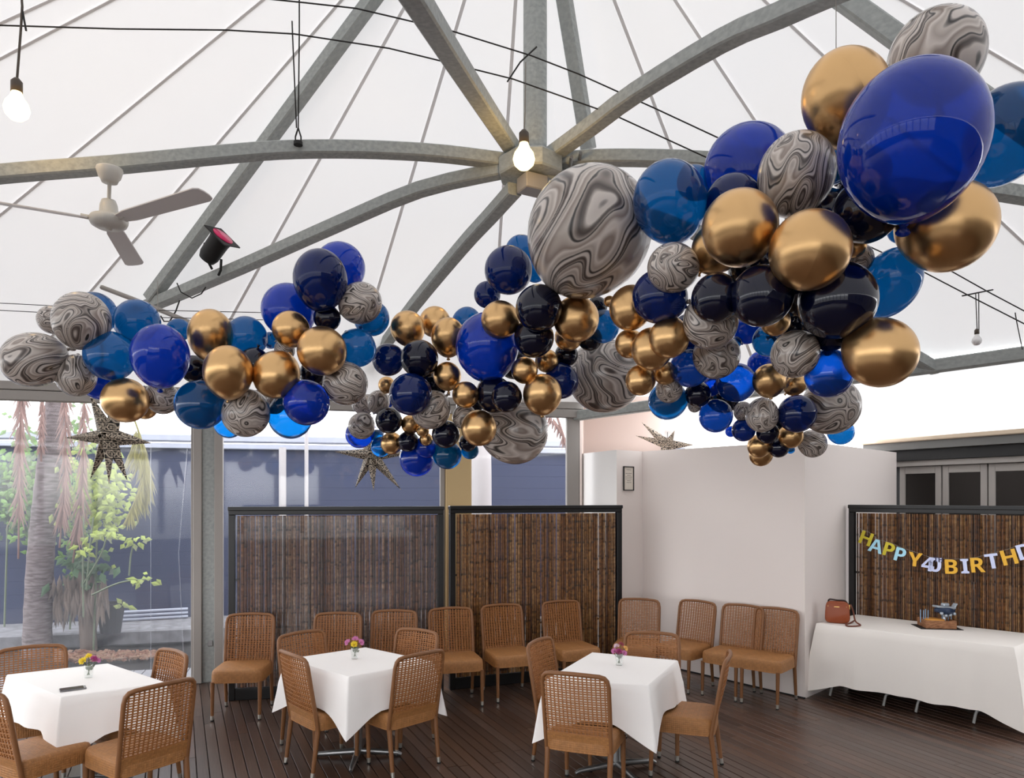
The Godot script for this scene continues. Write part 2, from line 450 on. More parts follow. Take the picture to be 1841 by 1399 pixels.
# profile points are (radius, height); turned round the transform's y axis
func lathe(s, profile: Array, sides: int, t := Transform3D(), smooth := true, tints := []):
	s.set_smooth_group(0 if smooth else -1)
	var n = profile.size()
	for i in n - 1:
		for k in sides:
			var a0 = TAU * k / sides
			var a1 = TAU * (k + 1) / sides
			var p = profile[i]
			var q = profile[i + 1]
			var v0 = t * Vector3(p.x * cos(a0), p.y, p.x * sin(a0))
			var v1 = t * Vector3(p.x * cos(a1), p.y, p.x * sin(a1))
			var v2 = t * Vector3(q.x * cos(a1), q.y, q.x * sin(a1))
			var v3 = t * Vector3(q.x * cos(a0), q.y, q.x * sin(a0))
			var u0 = float(k) / sides
			var u1 = float(k + 1) / sides
			var w0 = float(i) / (n - 1)
			var w1 = float(i + 1) / (n - 1)
			# profiles run from the bottom up
			if tints.size():
				lathe_tinted(s, [v0, v1, v2, v3], tints[i], tints[i + 1], p.x > 1e-5, q.x > 1e-5)
				continue
			if p.x > 1e-5:
				tri(s, v0, v2, v1, Vector2(u0, w0), Vector2(u1, w1), Vector2(u1, w0))
			if q.x > 1e-5:
				tri(s, v0, v3, v2, Vector2(u0, w0), Vector2(u0, w1), Vector2(u1, w1))

func lathe_tinted(s, v: Array, c0: Color, c1: Color, low: bool, high: bool):
	if low:
		for q in [[v[0], c0], [v[1], c0], [v[2], c1]]:
			s.set_color(q[1]); s.add_vertex(q[0])
	if high:
		for q in [[v[0], c0], [v[2], c1], [v[3], c1]]:
			s.set_color(q[1]); s.add_vertex(q[0])

func curve(pts: Array, n := 6) -> Array:
	var out = []
	for i in pts.size() - 1:
		var p0 = pts[max(i - 1, 0)]
		var p3 = pts[min(i + 2, pts.size() - 1)]
		for k in n:
			out.append(pts[i].cubic_interpolate(pts[i + 1], p0, p3, float(k) / n))
	out.append(pts[-1])
	return out

func sag(a: Vector3, b: Vector3, drop: float, n := 10) -> Array:
	var out = []
	for i in n + 1:
		var t = float(i) / n
		out.append(a.lerp(b, t) - Vector3.UP * drop * 4.0 * t * (1.0 - t))
	return out

# ---- materials ----------------------------------------------------------
func mat(key, color: Color, rough := 0.7, metal := 0.0) -> StandardMaterial3D:
	var m := StandardMaterial3D.new()
	m.resource_name = key
	m.albedo_color = color
	m.roughness = rough
	m.metallic = metal
	M[key] = m
	return m

func noise(seed_, freq, octaves := 4, kind := FastNoiseLite.TYPE_SIMPLEX_SMOOTH) -> FastNoiseLite:
	var n := FastNoiseLite.new()
	n.seed = seed_
	n.frequency = freq
	n.noise_type = kind
	n.fractal_octaves = octaves
	return n

func mottled(seed_, freq, lo: Color, hi: Color, size := 256, stretch := Vector2.ONE) -> ImageTexture:
	var n := noise(seed_, freq)
	var im := Image.create(size, size, false, Image.FORMAT_RGB8)
	for y in size:
		for x in size:
			# blended across the borders so that it repeats without a seam
			var u = float(x) / size
			var v = float(y) / size
			var a = n.get_noise_2d(x * stretch.x, y * stretch.y)
			var b = n.get_noise_2d((x - size) * stretch.x, y * stretch.y)
			var c = n.get_noise_2d(x * stretch.x, (y - size) * stretch.y)
			var d = n.get_noise_2d((x - size) * stretch.x, (y - size) * stretch.y)
			var k = lerp(lerp(a, b, u), lerp(c, d, u), v)
			im.set_pixel(x, y, lo.lerp(hi, clamp(0.5 + k * 1.1, 0, 1)))
	return ImageTexture.create_from_image(im)

func triplanar(m: StandardMaterial3D, scale: float, world := false):
	m.uv1_triplanar = true
	m.uv1_world_triplanar = world
	m.uv1_scale = Vector3.ONE * scale

func agate(seed_) -> ImageTexture:
	# marbled rubber: contour bands of a warped noise field laid round a ball
	var n := noise(seed_, 0.40, 1)
	var w := noise(seed_ + 11, 0.55, 2)
	var wide := 512
	var high := 256
	var im := Image.create(wide, high, false, Image.FORMAT_RGB8)
	var ramp := Gradient.new()
	ramp.offsets = PackedFloat32Array([0.0, 0.10, 0.16, 0.22, 0.34, 0.40, 0.46, 0.56, 0.60, 0.64, 0.80, 0.88, 1.0])
	var g := Color(0.43, 0.40, 0.385)
	ramp.colors = PackedColorArray([Color(0.74, 0.71, 0.69), Color(0.84, 0.82, 0.80), Color(0.10, 0.09, 0.09), Color(0.86, 0.84, 0.83), Color(0.90, 0.885, 0.87), g, Color(0.30, 0.27, 0.26), Color(0.72, 0.69, 0.67), Color(0.05, 0.045, 0.045), Color(0.84, 0.82, 0.80), Color(0.62, 0.575, 0.55), Color(0.92, 0.905, 0.89), Color(0.74, 0.71, 0.69)])
	for y in high:
		var th = PI * (y + 0.5) / high
		for x in wide:
			var ph = TAU * x / wide
			var p = Vector3(sin(th) * cos(ph), cos(th) * 0.42, sin(th) * sin(ph)) * 1.55
			var q = w.get_noise_3dv(p)
			var k = n.get_noise_3d(p.x + q * 1.1, p.y * 0.5 - q * 0.3, p.z * 0.8 + q * 0.6)
			im.set_pixel(x, y, ramp.sample(fposmod(k * 2.6 + q * 0.5, 1.0)))
	return ImageTexture.create_from_image(im)

func weave() -> Array:
	var im := Image.create(128, 128, false, Image.FORMAT_RGB8)
	var hi := Image.create(128, 128, false, Image.FORMAT_RGB8)
	for y in 128:
		for x in 128:
			var cx = int(x / 16)
			var cy = int(y / 16)
			var fx = (x % 16 + 0.5) / 16.0
			var fy = (y % 16 + 0.5) / 16.0
			var over = (cx + cy) % 2 == 0
			var across = fy if over else fx
			var along = fx if over else fy
			var h = sqrt(max(0.0, 1.0 - pow(abs(across * 2 - 1), 4))) * (0.55 + 0.45 * sin(along * PI))
			hi.set_pixel(x, y, Color(h, h, h))
			var tone = 0.80 + 0.12 * fposmod(sin(cx * 7.3 + cy * 3.1) * 43.7, 1.0) + 0.08 * h
			im.set_pixel(x, y, Color(tone, tone, tone))
	return [ImageTexture.create_from_image(im), ImageTexture.create_from_image(hi)]

func paper_print() -> ImageTexture:
	# cream hexagon rings on black paper
	var n := 192
	var im := Image.create(n, n, false, Image.FORMAT_RGB8)
	var cream := Color(0.85, 0.79, 0.71)
	var dark := Color(0.06, 0.05, 0.05)
	for y in n:
		for x in n:
			var best = 9.0
			for gy in range(-1, 6):
				for gx in range(-1, 6):
					var c = Vector2((gx + (0.5 if gy % 2 else 0.0)) * 48.0, gy * 48.0)
					var d = Vector2(x, y) - c
					var a = atan2(d.y, d.x)
					var hexr = d.length() * cos(fposmod(a, PI / 3) - PI / 6)
					best = min(best, hexr / 24.0)
			var ring = (best > 0.22 and best < 0.38) or (best > 0.66 and best < 0.90) or best < 0.07
			im.set_pixel(x, y, cream if ring else dark)
	return ImageTexture.create_from_image(im)

func notice_print() -> ImageTexture:
	var im := Image.create(120, 200, false, Image.FORMAT_RGB8)
	im.fill(Color(0.86, 0.83, 0.78))
	var k := 0
	for row in [[22, 58], [54, 80], [70, 46], [86, 84], [102, 80], [118, 46], [134, 54]]:
		var x0 = 60 - row[1] / 2
		var x = x0
		while x < x0 + row[1]:
			var w = 3 + (k * 7) % 6
			im.fill_rect(Rect2i(x, row[0], w, 4), Color(0.33, 0.30, 0.28))
			x += w + 2
			k += 1
	return ImageTexture.create_from_image(im)

func materials():
	var m
	m = mat("membrane", Color(0.97, 0.965, 0.96), 0.9)
	m.backlight = Color(0.5, 0.5, 0.5)
	m.backlight_enabled = true
	m = mat("awning_sheet", Color(0.97, 0.965, 0.96), 0.9)
	m.backlight = Color(0.68, 0.68, 0.68)
	m.backlight_enabled = true
	m = mat("membrane_seam", Color(0.93, 0.92, 0.92), 0.9)
	m.backlight = Color(0.40, 0.40, 0.40)
	m.backlight_enabled = true
	var zinc := mottled(3, 0.05, Color(0.80, 0.82, 0.82), Color(0.97, 0.99, 0.98))
	m = mat("galvanised", Color(0.72, 0.725, 0.72), 0.6, 0.1)
	m.albedo_texture = zinc
	triplanar(m, 1.7, true)
	mat("white_paint", Color(0.80, 0.79, 0.78), 0.5)
	mat("frame_grey", Color(0.62, 0.60, 0.58), 0.55)
	mat("wall_paint", Color(0.92, 0.885, 0.865), 0.85)
	mat("wall_pink", Color(0.88, 0.82, 0.79), 0.85)
	mat("wall_white", Color(0.88, 0.87, 0.86), 0.85)
	mat("beige_paint", Color(0.80, 0.70, 0.52), 0.8)
	mat("tent_white", Color(0.50, 0.47, 0.45), 0.8)
	m = mat("clear_film", Color(0.90, 0.94, 1.0, 0.10), 0.04)
	m.transparency = BaseMaterial3D.TRANSPARENCY_ALPHA
	m = mat("clear_sheet", Color(0.9, 0.95, 1.0, 0.02), 0.03)
	m.metallic_specular = 0.3
	m.transparency = BaseMaterial3D.TRANSPARENCY_ALPHA
	mat("film_fold", Color(0.80, 0.86, 0.95), 0.3)
	m = mat("dark_glass", Color(0.10, 0.085, 0.075), 0.08)
	mat("black_frame", Color(0.055, 0.055, 0.06), 0.35)
	mat("charcoal", Color(0.07, 0.07, 0.075), 0.6)
	mat("soffit", Color(0.42, 0.42, 0.41), 0.7)
	mat("fascia", Color(0.80, 0.73, 0.64), 0.7)
	# timber boards, a few tones
	var grain := mottled(21, 0.02, Color(0.72, 0.70, 0.68), Color(1, 1, 1), 256, Vector2(1.0, 9.0))
	var tones = [Color(0.38, 0.285, 0.235), Color(0.34, 0.25, 0.205), Color(0.42, 0.32, 0.27), Color(0.31, 0.235, 0.20), Color(0.40, 0.29, 0.225), Color(0.37, 0.295, 0.26)]
	for i in tones.size():
		m = mat("board_%d" % i, tones[i], 0.29)
		m.metallic_specular = 0.6
		m.albedo_texture = grain
	mat("under_floor", Color(0.06, 0.05, 0.045), 0.9)
	m = mat("grey_board", Color(0.56, 0.57, 0.60), 0.7)
	m.albedo_texture = grain
	# rattan
	var wv = weave()
	m = mat("rattan", Color(0.69, 0.475, 0.27), 0.55)
	m.albedo_texture = wv[0]
	m.heightmap_enabled = true
	m.heightmap_texture = wv[1]
	m.heightmap_scale = 0.25
	triplanar(m, 9.0)
	m = mat("rattan_strand", Color(0.60, 0.39, 0.205), 0.5)
	mat("rattan_pole", Color(0.50, 0.33, 0.19), 0.5)
	mat("ferrule", Color(0.75, 0.74, 0.71), 0.3, 0.8)
	mat("black_rubber", Color(0.03, 0.03, 0.03), 0.8)
	m = mat("linen", Color(0.985, 0.975, 0.965), 0.85)
	m = mat("linen_cream", Color(0.94, 0.92, 0.895), 0.85)
	mat("steel", Color(0.62, 0.62, 0.62), 0.35, 0.9)
	mat("leg_grey", Color(0.62, 0.62, 0.61), 0.45, 0.2)
	# bamboo canes, a few tones
	var cane_spots := mottled(31, 0.03, Color(0.50, 0.42, 0.36), Color(1, 1, 1), 256)
	var canes = [Color(0.66, 0.48, 0.345), Color(0.55, 0.37, 0.25), Color(0.76, 0.63, 0.51), Color(0.40, 0.265, 0.185), Color(0.63, 0.50, 0.40)]
	for i in canes.size():
		m = mat("cane_%d" % i, canes[i], 0.4)
		m.vertex_color_use_as_albedo = true
		m.albedo_texture = cane_spots
		triplanar(m, 3.0, true)
	var warm = [Color(0.74, 0.55, 0.32), Color(0.64, 0.44, 0.235), Color(0.82, 0.66, 0.45), Color(0.48, 0.315, 0.175), Color(0.68, 0.49, 0.27)]
	for i in warm.size():
		m = mat("warm_cane_%d" % i, warm[i], 0.4)
		m.vertex_color_use_as_albedo = true
		m.albedo_texture = cane_spots
		triplanar(m, 3.0, true)
	# balloons
	m = mat("balloon_G", Color(0.87, 0.71, 0.50), 0.30, 1.0)
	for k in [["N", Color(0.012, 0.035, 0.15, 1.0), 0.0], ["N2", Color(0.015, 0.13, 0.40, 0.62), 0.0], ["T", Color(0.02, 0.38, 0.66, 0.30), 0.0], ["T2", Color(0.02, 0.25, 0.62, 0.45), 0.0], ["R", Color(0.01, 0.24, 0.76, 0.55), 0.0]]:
		m = mat("balloon_" + k[0], k[1], 0.22)
		if k[1].a < 1.0:
			m.refraction_enabled = true
			m.refraction_scale = 0.002
			m.transparency = BaseMaterial3D.TRANSPARENCY_ALPHA
		m.metallic_specular = 0.2
		m.clearcoat_enabled = true
		m.clearcoat = 0.9
		m.clearcoat_roughness = 0.06
	for i in 3:
		m = mat("balloon_M%d" % i, Color(0.97, 0.95, 0.93), 0.3)
		m.albedo_texture = agate(50 + i * 7)
		m.clearcoat_enabled = true
		m.clearcoat = 0.6
		m.clearcoat_roughness = 0.15
		m.backlight_enabled = true
		m.backlight = Color(0.3, 0.3, 0.3)
	mat("line", Color(0.10, 0.09, 0.085), 0.6)
	mat("cord", Color(0.55, 0.53, 0.50), 0.7)
	mat("fan_white", Color(0.80, 0.79, 0.76), 0.35)
	mat("fan_blade", Color(0.84, 0.82, 0.81), 0.4)
	m = mat("bulb_lit", Color(1.0, 0.93, 0.75), 0.3)
	m.emission_enabled = true
	m.emission = Color(1.0, 0.90, 0.62)
	m.emission_energy_multiplier = 1.8
	m = mat("bulb_clear", Color(0.97, 0.97, 0.97), 0.15)
	mat("socket", Color(0.30, 0.26, 0.22), 0.5)
	m = mat("gel", Color(0.86, 0.08, 0.40), 0.25)
	m = mat("star_paper", Color(1, 1, 1), 0.7)
	m.albedo_texture = paper_print()
	triplanar(m, 3.3)
	m.backlight_enabled = true
	m.backlight = Color(0.4, 0.4, 0.4)
	m = mat("notice", Color(1, 1, 1), 0.7)
	m.albedo_texture = notice_print()
	# yard
	m = mat("fence_blue", Color(0.15, 0.185, 0.30), 0.75)
	m = mat("fence_cap", Color(0.62, 0.64, 0.70), 0.7)
	m = mat("concrete", Color(0.52, 0.52, 0.54), 0.9)
	m.albedo_texture = mottled(5, 0.03, Color(0.75, 0.75, 0.75), Color(1, 1, 1))
	triplanar(m, 0.7, true)
	mat("yard_ground", Color(0.42, 0.41, 0.40), 0.95)
	m = mat("trunk", Color(0.54, 0.50, 0.51), 0.9)
	m.albedo_texture = mottled(9, 0.02, Color(0.55, 0.52, 0.5), Color(1, 1, 1), 256, Vector2(1, 4))
	triplanar(m, 1.2, true)
	mat("trunk_pale", Color(0.66, 0.645, 0.65), 0.9)
	for k in [["leaf_green", Color(0.33, 0.47, 0.18)], ["leaf_yellow", Color(0.54, 0.60, 0.26)], ["leaf_dark", Color(0.18, 0.30, 0.17)], ["leaf_gold", Color(0.45, 0.43, 0.19)], ["dead_pink", Color(0.47, 0.35, 0.32)], ["dead_grey", Color(0.40, 0.345, 0.31)], ["litter_a", Color(0.44, 0.28, 0.19)], ["litter_b", Color(0.50, 0.38, 0.29)]]:
		m = mat(k[0], k[1], 0.7)
		m.backlight_enabled = true
		m.backlight = Color(0.5, 0.5, 0.5)
	mat("stem_green", Color(0.40, 0.44, 0.36), 0.7)
	mat("pot", Color(0.13, 0.14, 0.17), 0.8)
	mat("card", Color(0.66, 0.45, 0.24), 0.9)
	mat("red_tin", Color(0.62, 0.05, 0.08), 0.4)
	# table things
	m = mat("glass", Color(0.9, 0.95, 0.93, 0.10), 0.03)
	m.transparency = BaseMaterial3D.TRANSPARENCY_ALPHA
	for k in [["petal_yellow", Color(0.95, 0.85, 0.08)], ["petal_magenta", Color(0.66, 0.16, 0.46)], ["petal_pink", Color(0.84, 0.50, 0.72)], ["petal_pale", Color(0.90, 0.80, 0.84)], ["petal_red", Color(0.60, 0.20, 0.26)], ["petal_apricot", Color(0.93, 0.74, 0.42)], ["flower_leaf", Color(0.28, 0.34, 0.16)]]:
		m = mat(k[0], k[1], 0.7)
		m.backlight_enabled = true
		m.backlight = Color(0.4, 0.4, 0.4)
	mat("phone_black", Color(0.03, 0.03, 0.035), 0.15)
	mat("phone_side", Color(0.55, 0.55, 0.56), 0.3, 0.7)
	m = mat("leather", Color(0.56, 0.26, 0.11), 0.45)
	mat("leather_dark", Color(0.16, 0.07, 0.045), 0.5)
	mat("strap_leather", Color(0.42, 0.22, 0.14), 0.5)
	mat("gilt", Color(0.88, 0.72, 0.46), 0.25, 0.9)
	m = mat("crate_wood", Color(0.70, 0.50, 0.35), 0.7)
	m.albedo_texture = mottled(44, 0.02, Color(0.62, 0.56, 0.50), Color(1, 1, 1), 256, Vector2(1, 6))
	triplanar(m, 3.0)
	mat("cake_gold", Color(0.84, 0.58, 0.25), 0.5)
	mat("topper_silver", Color(0.72, 0.76, 0.80), 0.3, 0.4)
	mat("topper_blue", Color(0.13, 0.20, 0.31), 0.4)
	mat("candle_blue", Color(0.52, 0.66, 0.78), 0.4)
	m = mat("letter_gold", Color(0.86, 0.66, 0.22), 0.35, 0.55)
	m = mat("letter_green_gold", Color(0.78, 0.72, 0.20), 0.35, 0.45)
	m = mat("letter_silver", Color(0.80, 0.83, 0.95), 0.3, 0.35)
	m = mat("letter_aqua", Color(0.66, 0.86, 0.93), 0.3, 0.3)
	mat("letter_ink", Color(0.22, 0.20, 0.34), 0.5)

# ---- floor --------------------------------------------------------------
const BOARD := Vector2(-0.4190, 0.9080)   # the boards' direction: x, far
const ACROSS := Vector2(0.9080, 0.4190)

func floor_far_limit(p: Vector2) -> bool:
	# inside the room: this side of the back wall and of the right-hand buildings
	return p.y < 7.83 + 0.2826 * (p.x + 3.27) and p.x + p.y < 14.2 and p.x < 6.2

func build_floor():
	var fl = setting("floor")
	var s = st()
	box_at(s, Vector3(-0.5, -0.11, -2.5), Vector3(16, 0.14, 15.5))
	obj("sub_floor", s, M.under_floor, fl)
	# one board mesh with the grain running along it, stretched to each board's length
	var meshes = []
	for v in 3:
		s = st()
		s.set_smooth_group(-1)
		var hw = 0.0395
		var c = 0.003
		var prof = [Vector2(-hw, -0.03), Vector2(-hw, -c), Vector2(-hw + c, 0), Vector2(hw - c, 0), Vector2(hw, -c), Vector2(hw, -0.03)]
		for k in 5:
			var a = prof[k]
			var b = prof[k + 1]
			var u0 = float(k) / 5 + v * 0.31
			var u1 = float(k + 1) / 5 + v * 0.31
			var p0 = Vector3(a.x, a.y, 0.5); var p1 = Vector3(b.x, b.y, 0.5); var p2 = Vector3(b.x, b.y, -0.5); var p3 = Vector3(a.x, a.y, -0.5)
			tri(s, p0, p1, p2, Vector2(0, u0), Vector2(0, u1), Vector2(1, u1))
			tri(s, p0, p2, p3, Vector2(0, u0), Vector2(1, u1), Vector2(1, u0))
		convex_face(s, [Vector3(-hw, -0.03, 0.5), Vector3(hw, -0.03, 0.5), Vector3(hw, 0, 0.5), Vector3(-hw, 0, 0.5)], Vector3.ZERO)
		convex_face(s, [Vector3(-hw, -0.03, -0.5), Vector3(hw, -0.03, -0.5), Vector3(hw, 0, -0.5), Vector3(-hw, 0, -0.5)], Vector3.ZERO)
		meshes.append(done(s))
	var r := RandomNumberGenerator.new()
	r.seed = 11
	var yaw = turn_to(BOARD.x, BOARD.y)
	var row := 0
	var sx := -1.6
	while sx < 8.2:
		# the stretch of this row inside the room and not far behind the picture's edge
		var t0 := 1e9
		var t1 := -1e9
		var t := -2.0
		while t < 13.0:
			var p = ACROSS * sx + BOARD * t
			if floor_far_limit(p) and p.y > 4.35 and p.x > -5.4:
				t0 = min(t0, t)
				t1 = max(t1, t)
			t += 0.05
		if t1 - t0 > 0.2:
			var cuts = [t0]
			var first = t0 + r.randf_range(0.9, 3.2)
			if first < t1 - 0.5:
				cuts.append(first)
			cuts.append(t1)
			for k in cuts.size() - 1:
				var mid = ACROSS * sx + BOARD * (cuts[k] + cuts[k + 1]) * 0.5
				var o = put("plank", meshes[r.randi() % 3], M["board_%d" % (r.randi() % 6)], fl)
				o.position = W(mid.x, mid.y, -r.randf() * 0.0015)
				o.rotation.y = yaw
				o.scale = Vector3(1, 1, cuts[k + 1] - cuts[k] - 0.004)
		sx += 0.084
		row += 1
	# the rest of the floor, nearer than the picture shows, in the same boards
	s = st()
	sx = -4.6
	var st_yaw = Basis(Vector3.UP, yaw)
	while sx < 6.5:
		var t0 := 1e9
		var t1 := -1e9
		var t := -10.0
		while t < 13.0:
			var p = ACROSS * sx + BOARD * t
			if floor_far_limit(p) and p.x > -7.8 and p.y > -4.5 and not (p.y > 4.35 and p.x > -5.4):
				t0 = min(t0, t)
				t1 = max(t1, t)
			t += 0.1
		if t1 > t0 and sx < -1.62:
			var mid = ACROSS * sx + BOARD * (t0 + t1) * 0.5
			bevel_box(s, Transform3D(st_yaw, W(mid.x, mid.y, -0.015)), Vector3(0.079, 0.03, t1 - t0))
		elif t1 > t0:
			var lim = t0
			while lim < t1 and not ((ACROSS * sx + BOARD * lim).y > 4.35 and (ACROSS * sx + BOARD * lim).x > -5.4):
				lim += 0.05
			var mid = ACROSS * sx + BOARD * (t0 + lim) * 0.5
			if lim - t0 > 0.1:
				bevel_box(s, Transform3D(st_yaw, W(mid.x, mid.y, -0.015)), Vector3(0.079, 0.03, lim - t0 - 0.004))
		sx += 0.084
	var rest = obj("near_planks", s, M.board_0, fl)
	rest.set_meta("kind", "stuff")

# ---- roof membrane ------------------------------------------------------
var eaves := []

func seam_hit(m: float, line: Callable, lo: float, hi: float) -> Vector3:
	# where the eaves line is crossed by the seam of this slope
	var f = func(t):
		var p: Vector3 = line.call(t)
		var d = -p.z
		var x = PX + p.x / d * F
		var y = PY - (p.y - EYE) / d * F
		return x - 953.0 - m * (y + 395.0)
	var a = lo
	var b = hi
	var fa = f.call(a)
	for i in 50:
		var c = (a + b) * 0.5
		var fc = f.call(c)
		if (fc < 0) == (fa < 0):
			a = c
		else:
			b = c
	return line.call((a + b) * 0.5)

func build_roof():
	var ceil = setting("ceiling")
	var back = func(px): return wall_at(px, 3.16)
	var corner = wall_at(1035, 3.16)
	var right = at(1841, 618, 6.2)
	var side = func(t): return corner.lerp(right, t)
	for m in [-1.906, -1.22, -0.861, -0.557, -0.30, -0.066]:
		eaves.append(seam_hit(m, back, -1150, 1034))
	eaves.append(corner)
	for m in [0.385, 0.663, 1.069, 1.70]:
		eaves.append(seam_hit(m, side, 0.0, 1.6))
	for p in [Vector3(7.2, 3.2, -2.0), Vector3(6.6, 3.2, 2.0), Vector3(2.0, 3.2, 5.0), Vector3(-4.0, 3.2, 4.5), Vector3(-8.4, 3.2, 0.0), wall_at(-1300, 3.16)]:
		eaves.append(p)
	var n = eaves.size()
	for i in n:
		var s = st()
		s.set_smooth_group(-1)
		tri(s, apex, eaves[i], eaves[(i + 1) % n])
		obj("membrane_panel", s, M.membrane, ceil)
	for i in n:
		if i == 6:
			continue
		var s = st()
		var dir = (eaves[i] - apex).normalized()
		var flat = dir.cross(Vector3.UP).normalized()
		var under = flat.cross(dir)
		if under.y > 0:
			under = -under
		# a welded double seam hanging just under the sheet
		var a = apex + under * 0.008
		var b = eaves[i] + under * 0.008
		bevel_box(s, Transform3D(Basis(flat, -under, flat.cross(-under)), (a + b) * 0.5), Vector3(0.032, 0.004, (b - a).length()))
		obj("seam", s, M.membrane_seam, ceil)

# ---- walls --------------------------------------------------------------
func build_walls():
	var s
	# eaves beam over the back windows: two members with a shadow joint
	s = st()
	var a = wall_at(-1100, 0)
	var b = wall_at(1046, 0)
	slab(s, a, b, 3.075, 3.16, 0.14, 0.006)
	slab(s, a + Vector3(0, 0, 0.012), b + Vector3(0, 0, 0.012), 2.97, 3.068, 0.12, 0.006)
	struct("trim_1", s, M.frame_grey)
	# the right-hand eaves beam
	s = st()
	var right = at(1841, 636, 6.2)
	var c = at(1035, 748, 8.95)
	section(s, [c, right, right + (right - c) * 0.5], 0.11, 0.12)
	struct("trim_2", s, M.galvanised)
	# columns of the back wall
	var col = thing("column", "pale steel column with a galvanised web between the first and second window", "column", wall_at(375, 0), atan2(0.2826, 1.0))
	s = st(); box_at(s, Vector3(-0.105, 1.485, 0.0), Vector3(0.085, 2.97, 0.11), 0.006); obj("flange", s, M.frame_grey, col)
	s = st(); box_at(s, Vector3(0.105, 1.485, 0.0), Vector3(0.085, 2.97, 0.11), 0.006); obj("flange", s, M.frame_grey, col)
	s = st(); box_at(s, Vector3(0, 1.485, -0.015), Vector3(0.125, 2.97, 0.06), 0.003); obj("web", s, M.galvanised, col)
	s = st(); box_at(s, Vector3(0.02, 0.42, 0.02), Vector3(0.05, 0.06, 0.02), 0.004); obj("catch_plate", s, M.steel, col)
	s = st()
	slab(s, wall_at(800, 0), wall_at(846, 0), 0, 2.97, 0.12, 0.006)
	tag(obj("column", s, M.beige_paint), "beige column between the middle and the right back window", "column")
	# windows: clear film in grey frames with a sill track
	var spans = [[-1050, -500], [-490, -70], [-60, 350], [400, 797], [848, 1024]]
	for i in spans.size():
		var w = setting("window_%d" % (i + 1))
		var x0 = spans[i][0]
		var x1 = spans[i][1]
		s = st()
		s.set_smooth_group(-1)
		quad(s, wall_at(x0, 0.06), wall_at(x1, 0.06), wall_at(x1, 2.97), wall_at(x0, 2.97))
		obj("pane", s, M.clear_film, w)
		s = st()
		slab(s, wall_at(x0, 0), wall_at(x1, 0), 0.0, 0.07, 0.10, 0.008)
		obj("sill", s, M.frame_grey, w)
		s = st()
		slab(s, wall_at(x1 - 6, 0), wall_at(x1 + (16 if i == 4 else 2), 0), 0.07, 2.97, 0.06, 0.004)
		obj("frame", s, M.frame_grey, w)
		if i == 2:
			for f in [[272, 274], [322, 326]]:
				s = st()
				var q = wall_at(f[0], 0)
				tube(s, [q + Vector3(0.06 if f[0] > 300 else 0.0, 0.15, 0.01), q + Vector3(0, 1.4, 0.012), q + Vector3(0.10 if f[0] > 300 else 0.0, 2.6, 0.01)], 0.006, 6)
				obj("film_fold", s, M.clear_film, w)
	for p in [[-65, -58], [-496, -484]]:
		s = st()
		slab(s, wall_at(p[0], 0), wall_at(p[1], 0), 0, 2.97, 0.08, 0.004)
		struct("trim_3" if p[0] > -100 else "trim_4", s, M.frame_grey)
	# the upper pink wall behind the partition
	s = st()
	slab(s, at(1030, 893, 10.2) * Vector3(1, 0, 1), at(1190, 893, 9.9) * Vector3(1, 0, 1), 0, 3.4, 0.12)
	struct("wall_upper", s, M.wall_pink)
	s = st()
	slab(s, wall_at(1037, 0), wall_at(1041, 0), 0, 2.97, 0.05)
	struct("trim_5", s, M.charcoal)
	# white partition: an extruded plan with a flat top
	var plan = [Vector2(0.87, 9.30), Vector2(1.23, 8.50), Vector2(1.59, 8.80), Vector2(2.90, 7.16), Vector2(4.78, 8.99), Vector2(4.70, 9.60), Vector2(1.10, 9.75)]
	var pw = setting("wall_right")
	var mats = [M.wall_white, M.wall_paint, M.wall_paint, M.wall_paint, M.wall_paint, M.wall_paint, M.wall_paint]
	for i in plan.size():
		s = st()
		var p = plan[i]
		var q = plan[(i + 1) % plan.size()]
		s.set_smooth_group(-1)
		quad(s, W(q.x, q.y, 0), W(p.x, p.y, 0), W(p.x, p.y, 2.55), W(q.x, q.y, 2.55))
		obj("face", s, mats[i], pw)
	s = st()
	s.set_smooth_group(-1)
	var ids = Geometry2D.triangulate_polygon(PackedVector2Array(plan))
	for k in range(0, ids.size(), 3):
		var f = []
		for j in 3:
			f.append(W(plan[ids[k + j]].x, plan[ids[k + j]].y, 2.55))
		convex_face(s, f, Vector3(3, 0, -8.5))
	obj("top", s, M.wall_paint, pw)
	# dark skirting along the partition's long face
	s = st()
	slab(s, W(1.59 - 0.005, 8.80), W(2.90, 7.16 - 0.005), 0.0, 0.012, 0.02)
	struct("baseboard_right", s, M.charcoal)
	# facade with folding windows at the right
	var fa = Vector3(4.86, 0, -9.3)
	var fb = Vector3(5.59, 0, -7.9)
	var dir = (fb - fa).normalized()
	var out = Vector3(-dir.z, 0, dir.x)
	if out.x > 0:
		out = -out
	fb = fa + dir * 3.6
	s = st()
	slab(s, fa - dir * 0.4 - out * 0.12, fb - out * 0.12, 2.69, 2.76, 0.30, 0.01)
	struct("trim_6", s, M.fascia)
	s = st()
	slab(s, fa - dir * 0.4 - out * 0.14, fb - out * 0.14, 2.59, 2.69, 0.26, 0.004)
	struct("trim_7", s, M.soffit)
	s = st()
	slab(s, fa - dir * 0.3 - out * 0.16, fb - out * 0.16, 2.455, 2.59, 0.16, 0.004)
	struct("trim_8", s, M.charcoal)
	s = st()
	slab(s, fa - dir * 0.3 - out * 0.32, fb - out * 0.32, 0.0, 2.59, 0.06)
	struct("wall_facade", s, M.charcoal)
	s = st()
	slab(s, fa - dir * 0.2 - out * 0.18, fb - out * 0.18, 2.385, 2.455, 0.12, 0.004)
	struct("trim_9", s, M.frame_grey)
	var lens = [0.0, 0.56, 1.10, 1.72, 2.34, 2.96, 3.58]
